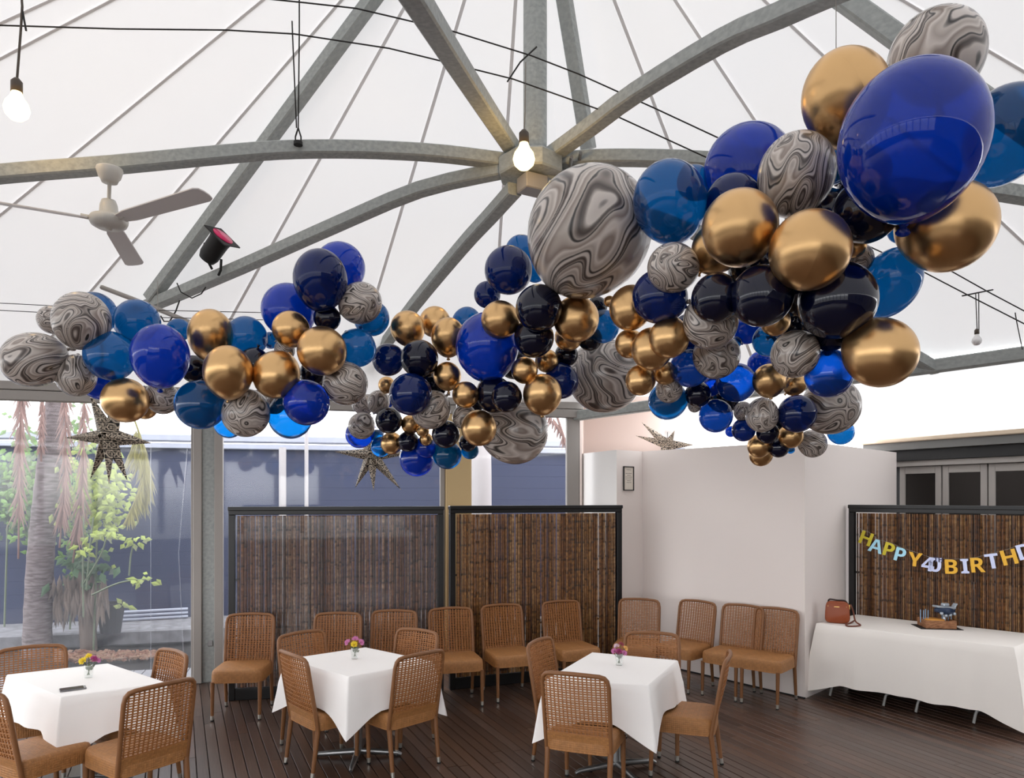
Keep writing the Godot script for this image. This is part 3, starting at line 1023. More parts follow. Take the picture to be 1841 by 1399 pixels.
	for i in 6:
		var w = setting("window_%d" % (6 + i))
		var p0 = fa + dir * (lens[i] + 0.012) - out * 0.2
		var p1 = fa + dir * (lens[i + 1] - 0.004) - out * 0.2
		s = st()
		slab(s, p0, p0 + dir * 0.075, 0.9, 2.38, 0.045, 0.004)
		slab(s, p1 - dir * 0.075, p1, 0.9, 2.38, 0.045, 0.004)
		slab(s, p0 + dir * 0.075, p1 - dir * 0.075, 2.29, 2.38, 0.045, 0.004)
		slab(s, p0 + dir * 0.075, p1 - dir * 0.075, 0.9, 0.99, 0.045, 0.004)
		obj("sash", s, M.frame_grey, w)
		s = st()
		slab(s, p0 + dir * 0.07, p1 - dir * 0.07, 0.98, 2.3, 0.01)
		obj("pane", s, M.dark_glass, w)
	s = st()
	slab(s, fa - out * 0.2, fb - out * 0.2, 0, 0.9, 0.10)
	struct("wall_sill", s, M.soffit)
	# white translucent sheet between the right eaves beam and the facade
	var up0 = c.lerp(right, 0.0)
	for i in 200:
		up0 = c.lerp(right, i / 200.0)
		if PX + up0.x / -up0.z * F > 1192:
			break
	var up2 = right + (right - c) * 0.45
	var up = [up0, up0.lerp(right, 0.6), right, up2]
	var lo = [W(2.10, 9.98, 2.74), W(4.75, 9.42, 2.74), fa + dir * 1.6 + out * 0.02 + Vector3(0, 2.74, 0), fb + Vector3(0, 2.74, 0)]
	var aw = setting("awning")
	for i in 3:
		s = st()
		s.set_smooth_group(-1)
		quad(s, lo[i], lo[i + 1], up[i + 1] + Vector3(0, -0.05, 0), up[i] + Vector3(0, -0.05, 0))
		obj("sheet", s, M.awning_sheet, aw)
	s = st()
	box_at(s, Vector3(1.35, 3.30, -9.62), Vector3(1.75, 0.10, 1.25))
	slab(s, W(0.84, 9.2), W(0.98, 10.3), 0, 3.3, 0.10)
	struct("wall_return", s, M.wall_pink)
	# the sides of the tent behind the camera: low walls, posts and head beams with open bays
	var ring = [eaves[10], Vector3(7.2, 3.2, -2.0), Vector3(6.6, 3.2, 2.0), Vector3(2.0, 3.2, 5.0), Vector3(-4.0, 3.2, 4.5), Vector3(-8.4, 3.2, 0.0), wall_at(-1300, 3.16)]
	var sides = ["front_right", "side_right", "rear_right", "rear", "rear_left", "side_left"]
	for i in ring.size() - 1:
		s = st()
		slab(s, ring[i], ring[i + 1], 0.0, 3.0 if i < 3 else 0.9, 0.14)
		slab(s, ring[i], ring[i + 1], 2.95, 3.14, 0.14)
		var n = 4
		for k in n + 1:
			var p = ring[i].lerp(ring[i + 1], float(k) / n)
			box_at(s, Vector3(p.x, 2.0, p.z), Vector3(0.5, 1.9, 0.2) if i < 3 else Vector3(0.13, 1.9, 0.13))
		struct("wall_" + sides[i], s, M.tent_white)

# ---- the yard behind the windows ---------------------------------------
func leaf_blade(s, base: Vector3, tip: Vector3, w: float, bend := 0.0):
	# a folded leaf: two halves meeting at a raised midrib
	var d = tip - base
	var side = d.cross(Vector3(0.3, 0.2, 1)).normalized()
	var up = side.cross(d).normalized()
	var m1 = base + d * 0.4 + up * (w * 0.25 + bend)
	var l = m1 + side * w - up * w * 0.3
	var r = m1 - side * w - up * w * 0.3
	s.set_smooth_group(-1)
	tri(s, base, l, m1); tri(s, base, m1, r); tri(s, m1, l, tip); tri(s, m1, tip, r)

func leaf_cluster(s, r: RandomNumberGenerator, c: Vector3, spread: Vector3, n: int, size: float):
	for i in n:
		var p = c + Vector3(r.randfn() * spread.x, r.randfn() * spread.y, r.randfn() * spread.z) * 0.5
		var d = Vector3(r.randf_range(-1, 1), r.randf_range(-0.9, 0.3), r.randf_range(-0.6, 0.6)).normalized()
		leaf_blade(s, p, p + d * size * r.randf_range(0.7, 1.3), size * 0.28)

func frond(s, r, pts: Array, width0: float, width1: float, n: int, lean := 0.0):
	# leaflets hanging from a rib
	var path = curve(pts, 8)
	for i in n:
		var t = float(i) / (n - 1) * (path.size() - 1.001)
		var k = int(t)
		var p = path[k].lerp(path[k + 1], t - k)
		var f = float(i) / (n - 1)
		var w = lerp(width0, width1, f) * r.randf_range(0.75, 1.15)
		for sd in [-1, 1]:
			var d = Vector3(sd * r.randf_range(0.10, 0.45) + lean, -1.0, r.randf_range(-0.25, 0.25)).normalized()
			leaf_blade(s, p, p + d * w, 0.012)

func build_outside():
	var s
	var r := RandomNumberGenerator.new()
	r.seed = 5
	s = st()
	box_at(s, Vector3(0, -0.12, -18.0), Vector3(70, 0.1, 62))
	struct("ground", s, M.yard_ground)
	# rendered blue-grey yard wall with weatherboard lines and a pale capping
	var fa = W(-11.0, 9.6)
	var fb = W(3.0, 12.7)
	var fence = setting("wall_yard")
	var n = 14
	for i in n:
		s = st()
		var h0 = 2.72 * i / n
		slab(s, fa, fb, h0, h0 + 2.72 / n, 0.10, 0.003)
		obj("board", s, M.fence_blue, fence)
	s = st()
	slab(s, fa + Vector3(0, 0, 0.05), fb + Vector3(0, 0, 0.05), 2.72, 2.80, 0.18, 0.01)
	slab(s, fa + Vector3(0, 0, 0.08), fb + Vector3(0, 0, 0.08), 2.82, 2.94, 0.16, 0.02)
	obj("gutter", s, M.fence_cap, fence)
	for x in [[508, 10.9], [551, 11.0]]:
		s = st()
		var p = at(x[0], 893, x[1]) * Vector3(1, 0, 1)
		tube(s, [p, p + Vector3(0, 3.0 if x[0] > 520 else 2.74, 0)], 0.055 if x[0] < 520 else 0.03, 10)
		var o = obj("downpipe", s, M.trunk_pale)
		tag(o, "wide white downpipe on the yard wall behind the middle window" if x[0] < 520 else "thin white pipe right of the wide downpipe behind the middle window", "pipe")
	# concrete ledge and the grey deck in front of it
	s = st()
	slab(s, W(-8.5, 9.35), W(-1.0, 11.3), 0.0, 0.20, 1.0, 0.02)
	struct("ledge", s, M.concrete)
	var deck = setting("deck")
	var dk = (fb - fa).normalized()
	for i in 74:
		s = st()
		var p = wall_at(-420, 0) + dk * (0.12 * i)
		var q = p + Vector3(-0.27, 0, -0.96) * 1.02
		slab(s, p + Vector3(-0.027, 0, -0.096), q, -0.08, -0.01, 0.112, 0.004)
		obj("deck_board", s, M.grey_board, deck)
	# rails along the foot of the far glazing
	s = st()
	var ra = at(212, 1112, 10.35)
	var rb = at(338, 1109, 10.7)
	for h in [0.0, 0.055, 0.11]:
		tube(s, [Vector3(ra.x, 0.23 + h, ra.z), Vector3(rb.x, 0.23 + h, rb.z)], 0.022, 8)
	tag(obj("low_rail", s, M.fence_cap), "low pale triple rail on the concrete ledge in the yard", "rail")
	# palm trunk with its scars
	var palm = thing("palm_tree", "tall grey ringed palm trunk leaning right outside the left window", "tree", W(-6.2, 9.25))
	s = st()
	var base = at(66, 1165, 9.25); base.y = -0.05
	var path = curve([base, at(72, 1020, 9.25), at(84, 880, 9.25), at(97, 760, 9.25), at(103, 700, 9.25), at(108, 560, 9.3), at(110, 380, 9.4)], 14)
	for k in path.size():
		path[k] -= W(-6.2, 9.25)
	var rad = []
	for k in path.size():
		rad.append(lerp(0.165, 0.09, float(k) / path.size()) + (0.006 if k % 4 == 0 else 0.0))
	tube(s, path, rad, 16)
	obj("trunk", s, M.trunk, palm)
	# the palm's dry hanging sheaths
	for d in [[[40, 690], [36, 800], [33, 1005], 0.30, "far left dry pinkish palm frond hanging outside the left window"], [[118, 700], [117, 850], [107, 985], 0.30, "dry pinkish palm frond hanging right beside the palm trunk"], [[152, 720], [147, 880], [131, 1012], 0.28, "longest dry pinkish frond hanging left below the paper star"], [[76, 690], [75, 760], [74, 830], 0.14, "thin dry frond strip hanging left of the palm trunk"]]:
		s = st()
		var pts = [at(d[0][0], d[0][1], 9.0), at(d[1][0], d[1][1], 9.0), at(d[2][0], d[2][1], 9.05)]
		frond(s, r, [pts[0], pts[1], pts[1].lerp(pts[2], 0.55)], d[3], d[3] * 1.1, 60)
		var o = thing("dry_frond", d[4], "palm frond", Vector3.ZERO, 0.0, "dry palm fronds outside the left window")
		obj("leaflets", s, M.dead_pink, o).set_meta("kind", "stuff")
		s = st()
		tube(s, curve(pts, 6), 0.012, 6)
		obj("rib", s, M.dead_pink, o)
	var gf = thing("palm_frond", "drooping yellow-green palm frond at the right of the left window", "palm frond")
	s = st()
	frond(s, r, [at(246, 770, 9.0), at(262, 830, 9.0), at(252, 880, 8.95), at(232, 925, 8.9)], 0.30, 0.22, 90, 0.0)
	frond(s, r, [at(240, 800, 9.0), at(268, 850, 9.0), at(258, 900, 9.0)], 0.34, 0.25, 70, -0.1)
	obj("leaflets", s, M.leaf_gold, gf).set_meta("kind", "stuff")
	s = st()
	tube(s, curve([at(236, 740, 9.0), at(258, 810, 9.0), at(250, 880, 9.0), at(222, 945, 8.9)], 6), 0.012, 6)
	obj("rib", s, M.leaf_gold, gf)
	# shrubs behind and beside the trunk
	for d in [[15, 880, 10.0, Vector3(0.5, 0.5, 0.3), 420, 0.14, "leaf_dark", "dark green fan-leaved shrub at the far left of the left window"], [54, 868, 9.9, Vector3(0.28, 0.75, 0.3), 460, 0.11, "leaf_green", "fresh green bush left behind the palm trunk"], [176, 888, 9.3, Vector3(0.42, 0.62, 0.25), 420, 0.12, "leaf_yellow", "pale yellow-green sapling crown below the left paper star"], [133, 880, 9.8, Vector3(0.3, 1.3, 0.3), 420, 0.10, "leaf_green", "light green foliage right behind the palm trunk"]]:
		var o = thing("shrub", d[7], "shrub")
		s = st()
		leaf_cluster(s, r, at(d[0], d[1], d[2]), d[3], d[4], d[5])
		obj("foliage", s, M[d[6]], o).set_meta("kind", "stuff")
		s = st()
		var foot = at(d[0] - 8, 1150, d[2]); foot.y = 0
		tube(s, [foot, at(d[0], d[1] + 20, d[2])], 0.014, 6)
		obj("stem", s, M.stem_green, o)
	# thin sapling with loose leaf sprays
	var sap = thing("sapling", "thin bare-stemmed sapling with small leaf sprays outside the left window", "plant")
	for b in [[[150, 1110], [149, 1000], [152, 900]], [[150, 1050], [180, 1000], [192, 965]], [[165, 1070], [215, 1048], [262, 1042]], [[232, 1035], [235, 1000], [240, 978]], [[155, 1060], [162, 980], [168, 930]]]:
		s = st()
		var pts = []
		for q in b:
			pts.append(at(q[0], q[1], 9.0))
		tube(s, curve(pts, 5), 0.011, 6)
		obj("stem", s, M.stem_green, sap)
	for q in [[195, 958, 9], [168, 963, 6], [240, 972, 14], [258, 1042, 12], [215, 1084, 6], [150, 990, 8]]:
		s = st()
		leaf_cluster(s, r, at(q[0], q[1], 8.95), Vector3(0.14, 0.06, 0.08), q[2], 0.11)
		obj("leaf_spray", s, M.leaf_yellow, sap)
	# clump of dead leaves hanging on a stump, and its pot
	var clump = thing("dead_leaf_clump", "clump of grey withered leaves hanging beside the palm trunk", "plant")
	s = st()
	for i in 170:
		var p = at(r.randf_range(96, 192), r.randf_range(1030, 1090), 9.35 + r.randf_range(-0.15, 0.15))
		var q = p + Vector3(r.randf_range(-0.08, 0.08), -r.randf_range(0.2, 0.38), r.randf_range(-0.05, 0.05))
		q.y = max(q.y, 0.0)
		leaf_blade(s, p, q, 0.024)
	obj("withered_leaves", s, M.dead_grey, clump).set_meta("kind", "stuff")
	s = st()
	var stem0 = at(160, 1145, 9.4); stem0.y = 0
	tube(s, [stem0, at(152, 1010, 9.4)], 0.10, 10)
	obj("stump", s, M.dead_grey, clump)
	s = st()
	leaf_cluster(s, r, at(160, 1020, 9.3), Vector3(0.35, 0.2, 0.2), 60, 0.16)
	obj("green_leaves", s, M.leaf_dark, clump).set_meta("kind", "stuff")
	s = st()
	var pp = at(199, 1135, 9.55); pp.y = 0.2
	lathe(s, [Vector2(0.0, 0.0), Vector2(0.12, 0.0), Vector2(0.17, 0.36), Vector2(0.18, 0.36), Vector2(0.18, 0.40), Vector2(0.15, 0.40), Vector2(0.14, 0.33), Vector2(0.0, 0.33)], 20, Transform3D(Basis(), pp), false)
	tag(obj("plant_pot", s, M.pot), "dark plant pot on the ledge right of the withered leaves", "plant pot")
	# leaf litter: too many to count
	for k in 2:
		s = st()
		for i in 260:
			var x = r.randf_range(105, 272)
			var p = at(x, 893, r.randf_range(8.65, 9.1) + (x - 105) * 0.0012)
			p.y = r.randf_range(0.0, 0.05) * (1.3 - (x - 105) / 190.0) + 0.004
			var ang = r.randf() * TAU
			leaf_blade(s, p, p + Vector3(cos(ang), r.randf_range(-0.05, 0.2), sin(ang)) * 0.085, 0.022)
		var o = obj("leaf_litter", s, M.litter_a if k == 0 else M.litter_b)
		tag(o, "brown fallen leaves heaped along the ledge" if k == 0 else "paler fallen leaves mixed in the heap along the ledge", "leaf litter")
		o.set_meta("kind", "stuff")
	# pale trunk behind the right window and its crown
	var pt = thing("pale_tree", "pale whitish tree trunk behind the right back window", "tree")
	s = st()
	var tb = at(865, 893, 11.0); tb.y = 0
	tube(s, curve([tb, at(864, 850, 11.0), at(862, 790, 11.0), at(866, 690, 11.0)], 8), 0.165, 14)
	obj("trunk", s, M.trunk_pale, pt)
	s = st()
	tube(s, [at(1000, 745, 11.0), at(1015, 790, 11.0), at(1020, 815, 11.0)], 0.02, 6)
	frond(s, r, [at(985, 740, 11.0), at(1005, 765, 11.0), at(1016, 790, 11.0)], 0.22, 0.18, 36)
	obj("hanging_twigs", s, M.dead_pink, pt)
	# small things leaning by the first column
	s = st()
	var cp = wall_at(346, 0) + Vector3(0.0, 0.0, -0.10)
	box_at(s, cp + Vector3(0, 1.03, 0), Vector3(0.075, 0.56, 0.02), 0.002)
	tag(obj("cardboard_strip", s, M.card), "brown cardboard strip behind the left edge of the first column", "cardboard")
	s = st()
	box_at(s, cp + Vector3(0, 0.69, 0), Vector3(0.08, 0.11, 0.05), 0.004)
	tag(obj("white_box", s, M.white_paint), "small white box under the cardboard strip by the column", "box")
	s = st()
	tube(s, [cp + Vector3(0, 0.10, 0), cp + Vector3(0, 0.46, 0)], 0.035, 12)
	tag(obj("red_canister", s, M.red_tin), "small red canister low behind the first column", "canister")

# ---- steel roof frame ---------------------------------------------------
func px_path(rows: Array) -> Array:
	var out = []
	for q in rows:
		out.append(at(q[0], q[1], q[2]))
	return out

func build_frame():
	var fr = thing("roof_frame", "galvanised steel roof frame of arms radiating from a central hub", "steel frame")
	var arms = [
		[[905, 290, 5.6], [800, 277, 5.5], [700, 270.5, 5.42], [600, 268, 5.34], [500, 270, 5.26], [400, 278, 5.18], [200, 297, 5.06], [0, 313, 4.95], [-350, 350, 4.8]],
		[[905, 306, 5.6], [754, 341, 5.85], [600, 406, 6.15], [463, 467, 6.5], [347, 517, 6.8], [280, 545, 7.0], [0, 656, 7.4], [-70, 690, 7.5]],
		[[925, 340, 5.6], [880, 390, 6.0], [828, 447, 6.5], [745, 548, 7.4], [690, 622, 8.0], [660, 665, 8.2]],
		[[1000, 290, 5.6], [1060, 285, 5.55], [1140, 284, 5.45], [1275, 289, 5.3], [1500, 308, 5.15], [1800, 345, 5.05], [2100, 395, 5.0]],
		[[985, 283, 5.6], [1065, 225, 5.15], [1141, 168, 4.75], [1296, 74, 4.2], [1400, 28, 3.85], [1480, -8, 3.6], [1750, -125, 2.85]],
		[[922, 268, 5.6], [875, 197, 4.95], [820, 112, 4.2], [748, -2, 3.4], [690, -90, 3.0], [560, -290, 2.3]],
		[[980, 312, 5.6], [1100, 350, 5.8], [1300, 442, 6.1], [1500, 560, 6.4], [1684, 664, 6.62]],
	]
	for i in arms.size():
		var s = st()
		var path = px_path(arms[i])
		var path2 = curve(path, 3)
		section(s, path2, 0.115, 0.10)
		var o = obj("arm", s, M.galvanised, fr)
	# rafters rising to the mast head
	for q in [[[270, 538, 7.0]], [[1058, 268, 6.4]], [[1519, 0, 4.4], [1620, 73, 4.2], [1841, 232, 3.9], [1980, 330, 3.7]]]:
		var s = st()
		var path = [apex + Vector3(0, -0.05, 0)]
		path.append_array(px_path(q))
		section(s, path, 0.115, 0.11)
		obj("rafter", s, M.galvanised, fr)
	# mast, hub and the little box under it
	var s = st()
	var top = at(960, -430, 5.6)
	var foot = at(962, 285, 5.6)
	tube(s, [foot, Vector3(foot.x, top.y, foot.z)], 0.092, 20)
	obj("mast", s, M.galvanised, fr)
	s = st()
	var hp = at(955, 303, 5.6)
	lathe(s, [Vector2(0, -0.075), Vector2(0.25, -0.075), Vector2(0.26, -0.06), Vector2(0.26, 0.05), Vector2(0.24, 0.07), Vector2(0, 0.07)], 8, Transform3D(Basis(Vector3.UP, 0.3), hp), false)
	var hb = obj("hub", s, M.galvanised, fr)
	s = st()
	box_at(s, at(957, 332, 5.55), Vector3(0.19, 0.12, 0.16), 0.008, 0.5)
	obj("junction_box", s, M.frame_grey, hb)
	s = st()
	for q in [[1042, 285, 5.5], [1026, 292, 5.5], [988, 336, 5.5]]:
		var p = at(q[0], q[1], q[2])
		tube(s, [p + Vector3(0, 0, -0.05), p + Vector3(0, 0, 0.09)], 0.014, 8)
	obj("bolt_heads", s, M.steel, hb)

func strand(called, label, category, rows: Array, rad: float, m, group = ""):
	var s = st()
	tube(s, px_path(rows), rad, 5)
	return tag(obj(called, s, m), label, category, group)

func build_wires():
	var g = "tension wires under the roof"
	strand("tension_wire", "lower of the two long wires crossing above the left arm", "wire", [[-60, 43, 4.6], [0, 45.5, 4.65], [210, 52, 4.7], [405, 54, 4.75], [529, 61, 4.8], [700, 87, 4.85], [770, 104, 4.9], [922, 142, 5.0], [1100, 205, 5.0], [1272, 284, 5.0], [1420, 360, 5.0]], 0.005, M.line, g)
	strand("tension_wire", "upper of the two long wires crossing above the left arm", "wire", [[440, -6, 4.7], [540, 4, 4.75], [640, 15, 4.8], [700, 29, 4.85], [810, 55, 4.9], [955, 100, 5.0], [1040, 133, 5.0], [1180, 196, 5.0], [1300, 252, 5.0], [1450, 330, 5.0]], 0.005, M.line, g)
	strand("tension_wire", "upper of the two thin wires behind the left garland", "wire", [[-40, 543, 6.2], [100, 550, 6.2], [285, 558, 6.2], [473, 562, 6.2], [560, 565, 6.2]], 0.0035, M.line, g)
	strand("tension_wire", "lower of the two thin wires behind the left garland", "wire", [[-40, 556, 6.2], [100, 563, 6.2], [292, 571, 6.2], [473, 575, 6.2], [560, 577, 6.2]], 0.0035, M.line, g)
	strand("tension_wire", "lower of the two wires at the right that carry the clear bulb", "wire", [[1560, 442, 5.6], [1647, 482, 5.6], [1739, 530, 5.6], [1841, 582, 5.6], [1900, 612, 5.6]], 0.005, M.line, g)
	strand("tension_wire", "upper of the two wires at the right that carry the clear bulb", "wire", [[1620, 442, 5.7], [1711, 488, 5.7], [1775, 524, 5.7], [1841, 559, 5.7], [1900, 590, 5.7]], 0.005, M.line, g)
	strand("wire_spreader", "thin wire spreader rod crossing in front of the mast", "spreader", [[912, 147, 5.0], [935, 112, 5.0], [965, 84, 5.0]], 0.006, M.line)
	strand("wire_spreader", "spreader rod above the clear bulb at the right", "spreader", [[1730, 532, 5.58], [1785, 521, 5.68]], 0.006, M.line)
	# hanger on the left arm: loop of wire and a foot plate
	var h = thing("wire_hanger", "looped wire hanger standing on the left arm", "hanger")
	var s = st(); tube(s, px_path([[525, 38, 4.85], [526, 66, 4.85], [533, 230, 5.2]]), 0.005, 5); obj("strand", s, M.line, h)
	s = st(); tube(s, px_path([[538, -10, 4.8], [538, 60, 4.85], [536, 232, 5.2]]), 0.005, 5); obj("strand", s, M.line, h)
	s = st(); tube(s, px_path([[536, 230, 5.2], [531, 246, 5.2], [531, 256, 5.2]]), 0.006, 5); tube(s, px_path([[536, 230, 5.2], [541, 246, 5.2], [541, 256, 5.2]]), 0.006, 5); obj("shackle", s, M.line, h)
	s = st(); lathe(s, [Vector2(0, -0.012), Vector2(0.032, -0.012), Vector2(0.032, 0.012), Vector2(0, 0.012)], 14, Transform3D(Basis(), at(536, 258, 5.2)), false); obj("foot_plate", s, M.charcoal, h)
	strand("drop_wire", "short wire dropping to the eaves beam at the far right", "wire", [[1825, 562, 5.65], [1828, 580, 5.65], [1838, 628, 6.1]], 0.004, M.line)
	strand("batten", "thin pale batten crossing behind the left garland", "batten", [[182, 516, 6.6], [240, 538, 6.6], [345, 581, 6.6]], 0.022, M.frame_grey)
	strand("loose_cable", "black cable looping below the beam joint at left", "cable", [[318, 509, 6.5], [325, 525, 6.5], [345, 536, 6.5], [362, 528, 6.5], [370, 516, 6.5]], 0.006, M.line)
	strand("loose_cable", "black cable hanging behind the left garland near the joint", "cable", [[323, 540, 6.6], [316, 560, 6.6], [305, 578, 6.6], [295, 578, 6.6], [289, 568, 6.6]], 0.007, M.line)
	strand("garland_line", "fine nylon line from the beam joint down to the left garland", "line", [[283, 505, 6.4], [284, 560, 5.6]], 0.003, M.cord)
	strand("garland_line", "fine nylon line holding the right garland from the near right arm", "line", [[1503, 0, 3.45], [1503, 100, 3.1]], 0.002, M.cord)

# ---- lamps, fan, stage light --------------------------------------------
func bulb(label, x, y, d, r, lit, power):
	var t = thing("bulb", label, "light bulb", at(x, y, d))
	var prof = [Vector2(0.0, -r), Vector2(r * 0.5, -r * 0.87), Vector2(r * 0.87, -r * 0.5), Vector2(r, 0), Vector2(r * 0.87, r * 0.5), Vector2(r * 0.55, r * 0.95), Vector2(r * 0.42, r * 1.3), Vector2(r * 0.38, r * 1.5)]
	var s = st()
	lathe(s, prof, 20)
	obj("glass", s, M.bulb_lit if lit else M.bulb_clear, t)
	s = st()
	lathe(s, [Vector2(0, r * 1.42), Vector2(r * 0.45, r * 1.42), Vector2(r * 0.45, r * 2.3), Vector2(r * 0.2, r * 2.6), Vector2(0, r * 2.6)], 14)
	obj("socket", s, M.socket, t)
	if lit:
		var l := OmniLight3D.new()
		l.name = "bulb_light"
		l.light_color = Color(1.0, 0.78, 0.45)
		l.light_energy = power
		l.light_size = r
		l.omni_range = 30.0
		l.omni_attenuation = 2.0
		l.shadow_enabled = true
		l.position = t.position
		add_child(l)
	return t

func build_fittings():
	var s
	var t = bulb("glowing bulb hanging at the upper left corner", 30, 196, 4.6, 0.075, true, 0.05)
	s = st()
	tube(s, [Vector3(0, 0.16, 0), at(37, 60, 4.6) - t.position, at(40, 12, 4.6) - t.position, at(38, -20, 4.6) - t.position], 0.008, 6)
	obj("cord", s, M.socket, t)
	s = st()
	tube(s, [at(40, 18, 4.6) - t.position, at(47, 55, 4.6) - t.position], 0.007, 6)
	obj("wire_tie", s, M.line, t)
	t = bulb("glowing bulb right in front of the central hub", 942, 286, 5.05, 0.078, true, 0.05)
	s = st()
	tube(s, [Vector3(0, 0.15, 0), at(944, 200, 5.0) - t.position, at(945, 112, 5.0) - t.position], 0.004, 6)
	obj("cord", s, M.cord, t)
	t = bulb("unlit white bulb hanging from the wires at the right", 1756, 613, 5.6, 0.036, false, 0)
	s = st()
	tube(s, [at(1757, 600, 5.6) - t.position, at(1754, 527, 5.6) - t.position], 0.0035, 5)
	obj("cord", s, M.line, t)
	s = st()
	tube(s, [at(1760, 600, 5.6) - t.position, at(1759.5, 526, 5.6) - t.position], 0.0035, 5)
	obj("cord", s, M.line, t)
	# ceiling fan
	var fan = thing("ceiling_fan", "white three-bladed ceiling fan hanging from the left arm", "fan", at(197, 330, 5.05))
	var o = fan.position
	s = st()
	var rp = at(197, 306, 4.96) - o
	lathe(s, [Vector2(0.0, -0.085), Vector2(0.05, -0.085), Vector2(0.06, -0.06), Vector2(0.07, -0.05), Vector2(0.085, 0.0), Vector2(0.082, 0.012), Vector2(0, 0.015)], 24, Transform3D(Basis(), rp))
	obj("canopy", s, M.fan_white, fan)
	s = st()
	var mp = at(195.5, 398, 5.05) - o
	tube(s, [rp + Vector3(0, -0.07, 0), mp + Vector3(0, 0.1, 0)], 0.013, 10)
	obj("rod", s, M.fan_white, fan)
	s = st()
	lathe(s, [Vector2(0, -0.062), Vector2(0.02, -0.062), Vector2(0.024, -0.05), Vector2(0.08, -0.048), Vector2(0.112, -0.03), Vector2(0.122, -0.01), Vector2(0.125, 0.012), Vector2(0.115, 0.03), Vector2(0.09, 0.036), Vector2(0.062, 0.05), Vector2(0.057, 0.11), Vector2(0.045, 0.145), Vector2(0.02, 0.155), Vector2(0, 0.155)], 28, Transform3D(Basis(), mp))
	obj("motor", s, M.fan_white, fan)
	for ang in [deg_to_rad(-28), deg_to_rad(-150), deg_to_rad(108)]:
		s = st()
		# a pitched blade with rounded tip
		var out = Vector3(cos(ang), 0, -sin(ang))
		var side = Vector3(-sin(ang), 0, -cos(ang)) 
		var tilt = side.rotated(out, deg_to_rad(-12))
		var outline = []
		var inner = 0.13
		var tip = 1.0
		for q in [[inner, -0.042], [inner + 0.1, -0.058], [tip - 0.05, -0.07], [tip - 0.012, -0.055], [tip, -0.02], [tip, 0.02], [tip - 0.012, 0.055], [tip - 0.05, 0.07], [inner + 0.1, 0.058], [inner, 0.042]]:
			outline.append(mp + out * q[0] + tilt * q[1])
		var th = Vector3(0, 0.004, 0)
		var mid = mp + out * 0.45
		var upv = []
		var dn = []
		for p in outline:
			upv.append(p + th)
			dn.append(p - th)
		s.set_smooth_group(-1)
		convex_face(s, upv, mid)
		convex_face(s, dn, mid)
		for k in outline.size():
			var k2 = (k + 1) % outline.size()
			convex_face(s, [upv[k], upv[k2], dn[k2], dn[k]], mid)
		var bl = obj("blade", s, M.fan_blade, fan)
		s = st()
		tube(s, [mp + out * 0.09 + Vector3(0, 0.005, 0), mp + out * 0.17 + Vector3(0, 0.008, 0)], 0.016, 8)
		obj("blade_arm", s, M.fan_white, bl)
	# stage light with a pink gel
	var pc = thing("stage_light", "black stage spotlight with a pink gel clamped on the beam", "spotlight", at(383, 452, 6.55))
	var ax = (at(398, 425, 6.54) - at(377, 455, 6.6)).normalized()
	var bas = Basis(ax.cross(Vector3.BACK).normalized(), ax, ax.cross(Vector3.BACK).normalized().cross(ax))
	s = st()
	lathe(s, [Vector2(0, -0.12), Vector2(0.07, -0.11), Vector2(0.088, -0.06), Vector2(0.092, 0.10), Vector2(0.10, 0.14)], 20, Transform3D(bas, Vector3(0, 0.01, 0)))
	obj("barrel", s, M.charcoal, pc)
	s = st()
	var face = ax * 0.155 + Vector3(0, 0.01, 0)
	bevel_box(s, Transform3D(bas, face), Vector3(0.25, 0.012, 0.25), 0.003)
	obj("gel_frame", s, M.charcoal, pc)
	s = st()
	lathe(s, [Vector2(0.0, 0.0), Vector2(0.095, 0.0), Vector2(0.095, 0.006), Vector2(0, 0.012)], 20, Transform3D(bas, face + ax * 0.006))
	obj("gel", s, M.gel, pc)
	s = st()
	for sd in [-1, 1]:
		tube(s, [bas.x * 0.105 * sd, bas.x * 0.11 * sd + Vector3(0, -0.1, 0.02), bas.x * 0.04 * sd + Vector3(0.02, -0.19, 0)], 0.011, 8)
	obj("yoke", s, M.black_rubber, pc)
	# framed notice on the partition
	var na = Vector3(1.23, 0, -8.50)
	var nb = Vector3(1.59, 0, -8.80)
	var dir = (nb - na).normalized()
	var nn = Vector3(dir.z, 0, -dir.x)
	if nn.z < 0:
		nn = -nn
	var np = na + dir * 0.20 + nn * 0.008
	np.y = 2.0 + (893 - 860.5) / F * 8.65
	var nt = thing("framed_notice", "small framed notice with printed lines on the pale partition", "notice", np, atan2(nn.x, nn.z))
	s = st()
	for q in [[-0.086, 0, 0.012, 0.29], [0.086, 0, 0.012, 0.29], [0, 0.139, 0.184, 0.012], [0, -0.139, 0.184, 0.012]]:
		box_at(s, Vector3(q[0], q[1], 0.004), Vector3(q[2], q[3], 0.016), 0.002)
	obj("frame", s, M.black_frame, nt)
	s = st()
	s.set_smooth_group(-1)
	quad(s, Vector3(-0.082, -0.135, 0.003), Vector3(0.082, -0.135, 0.003), Vector3(0.082, 0.135, 0.003), Vector3(-0.082, 0.135, 0.003))
	obj("sheet", s, M.notice, nt)

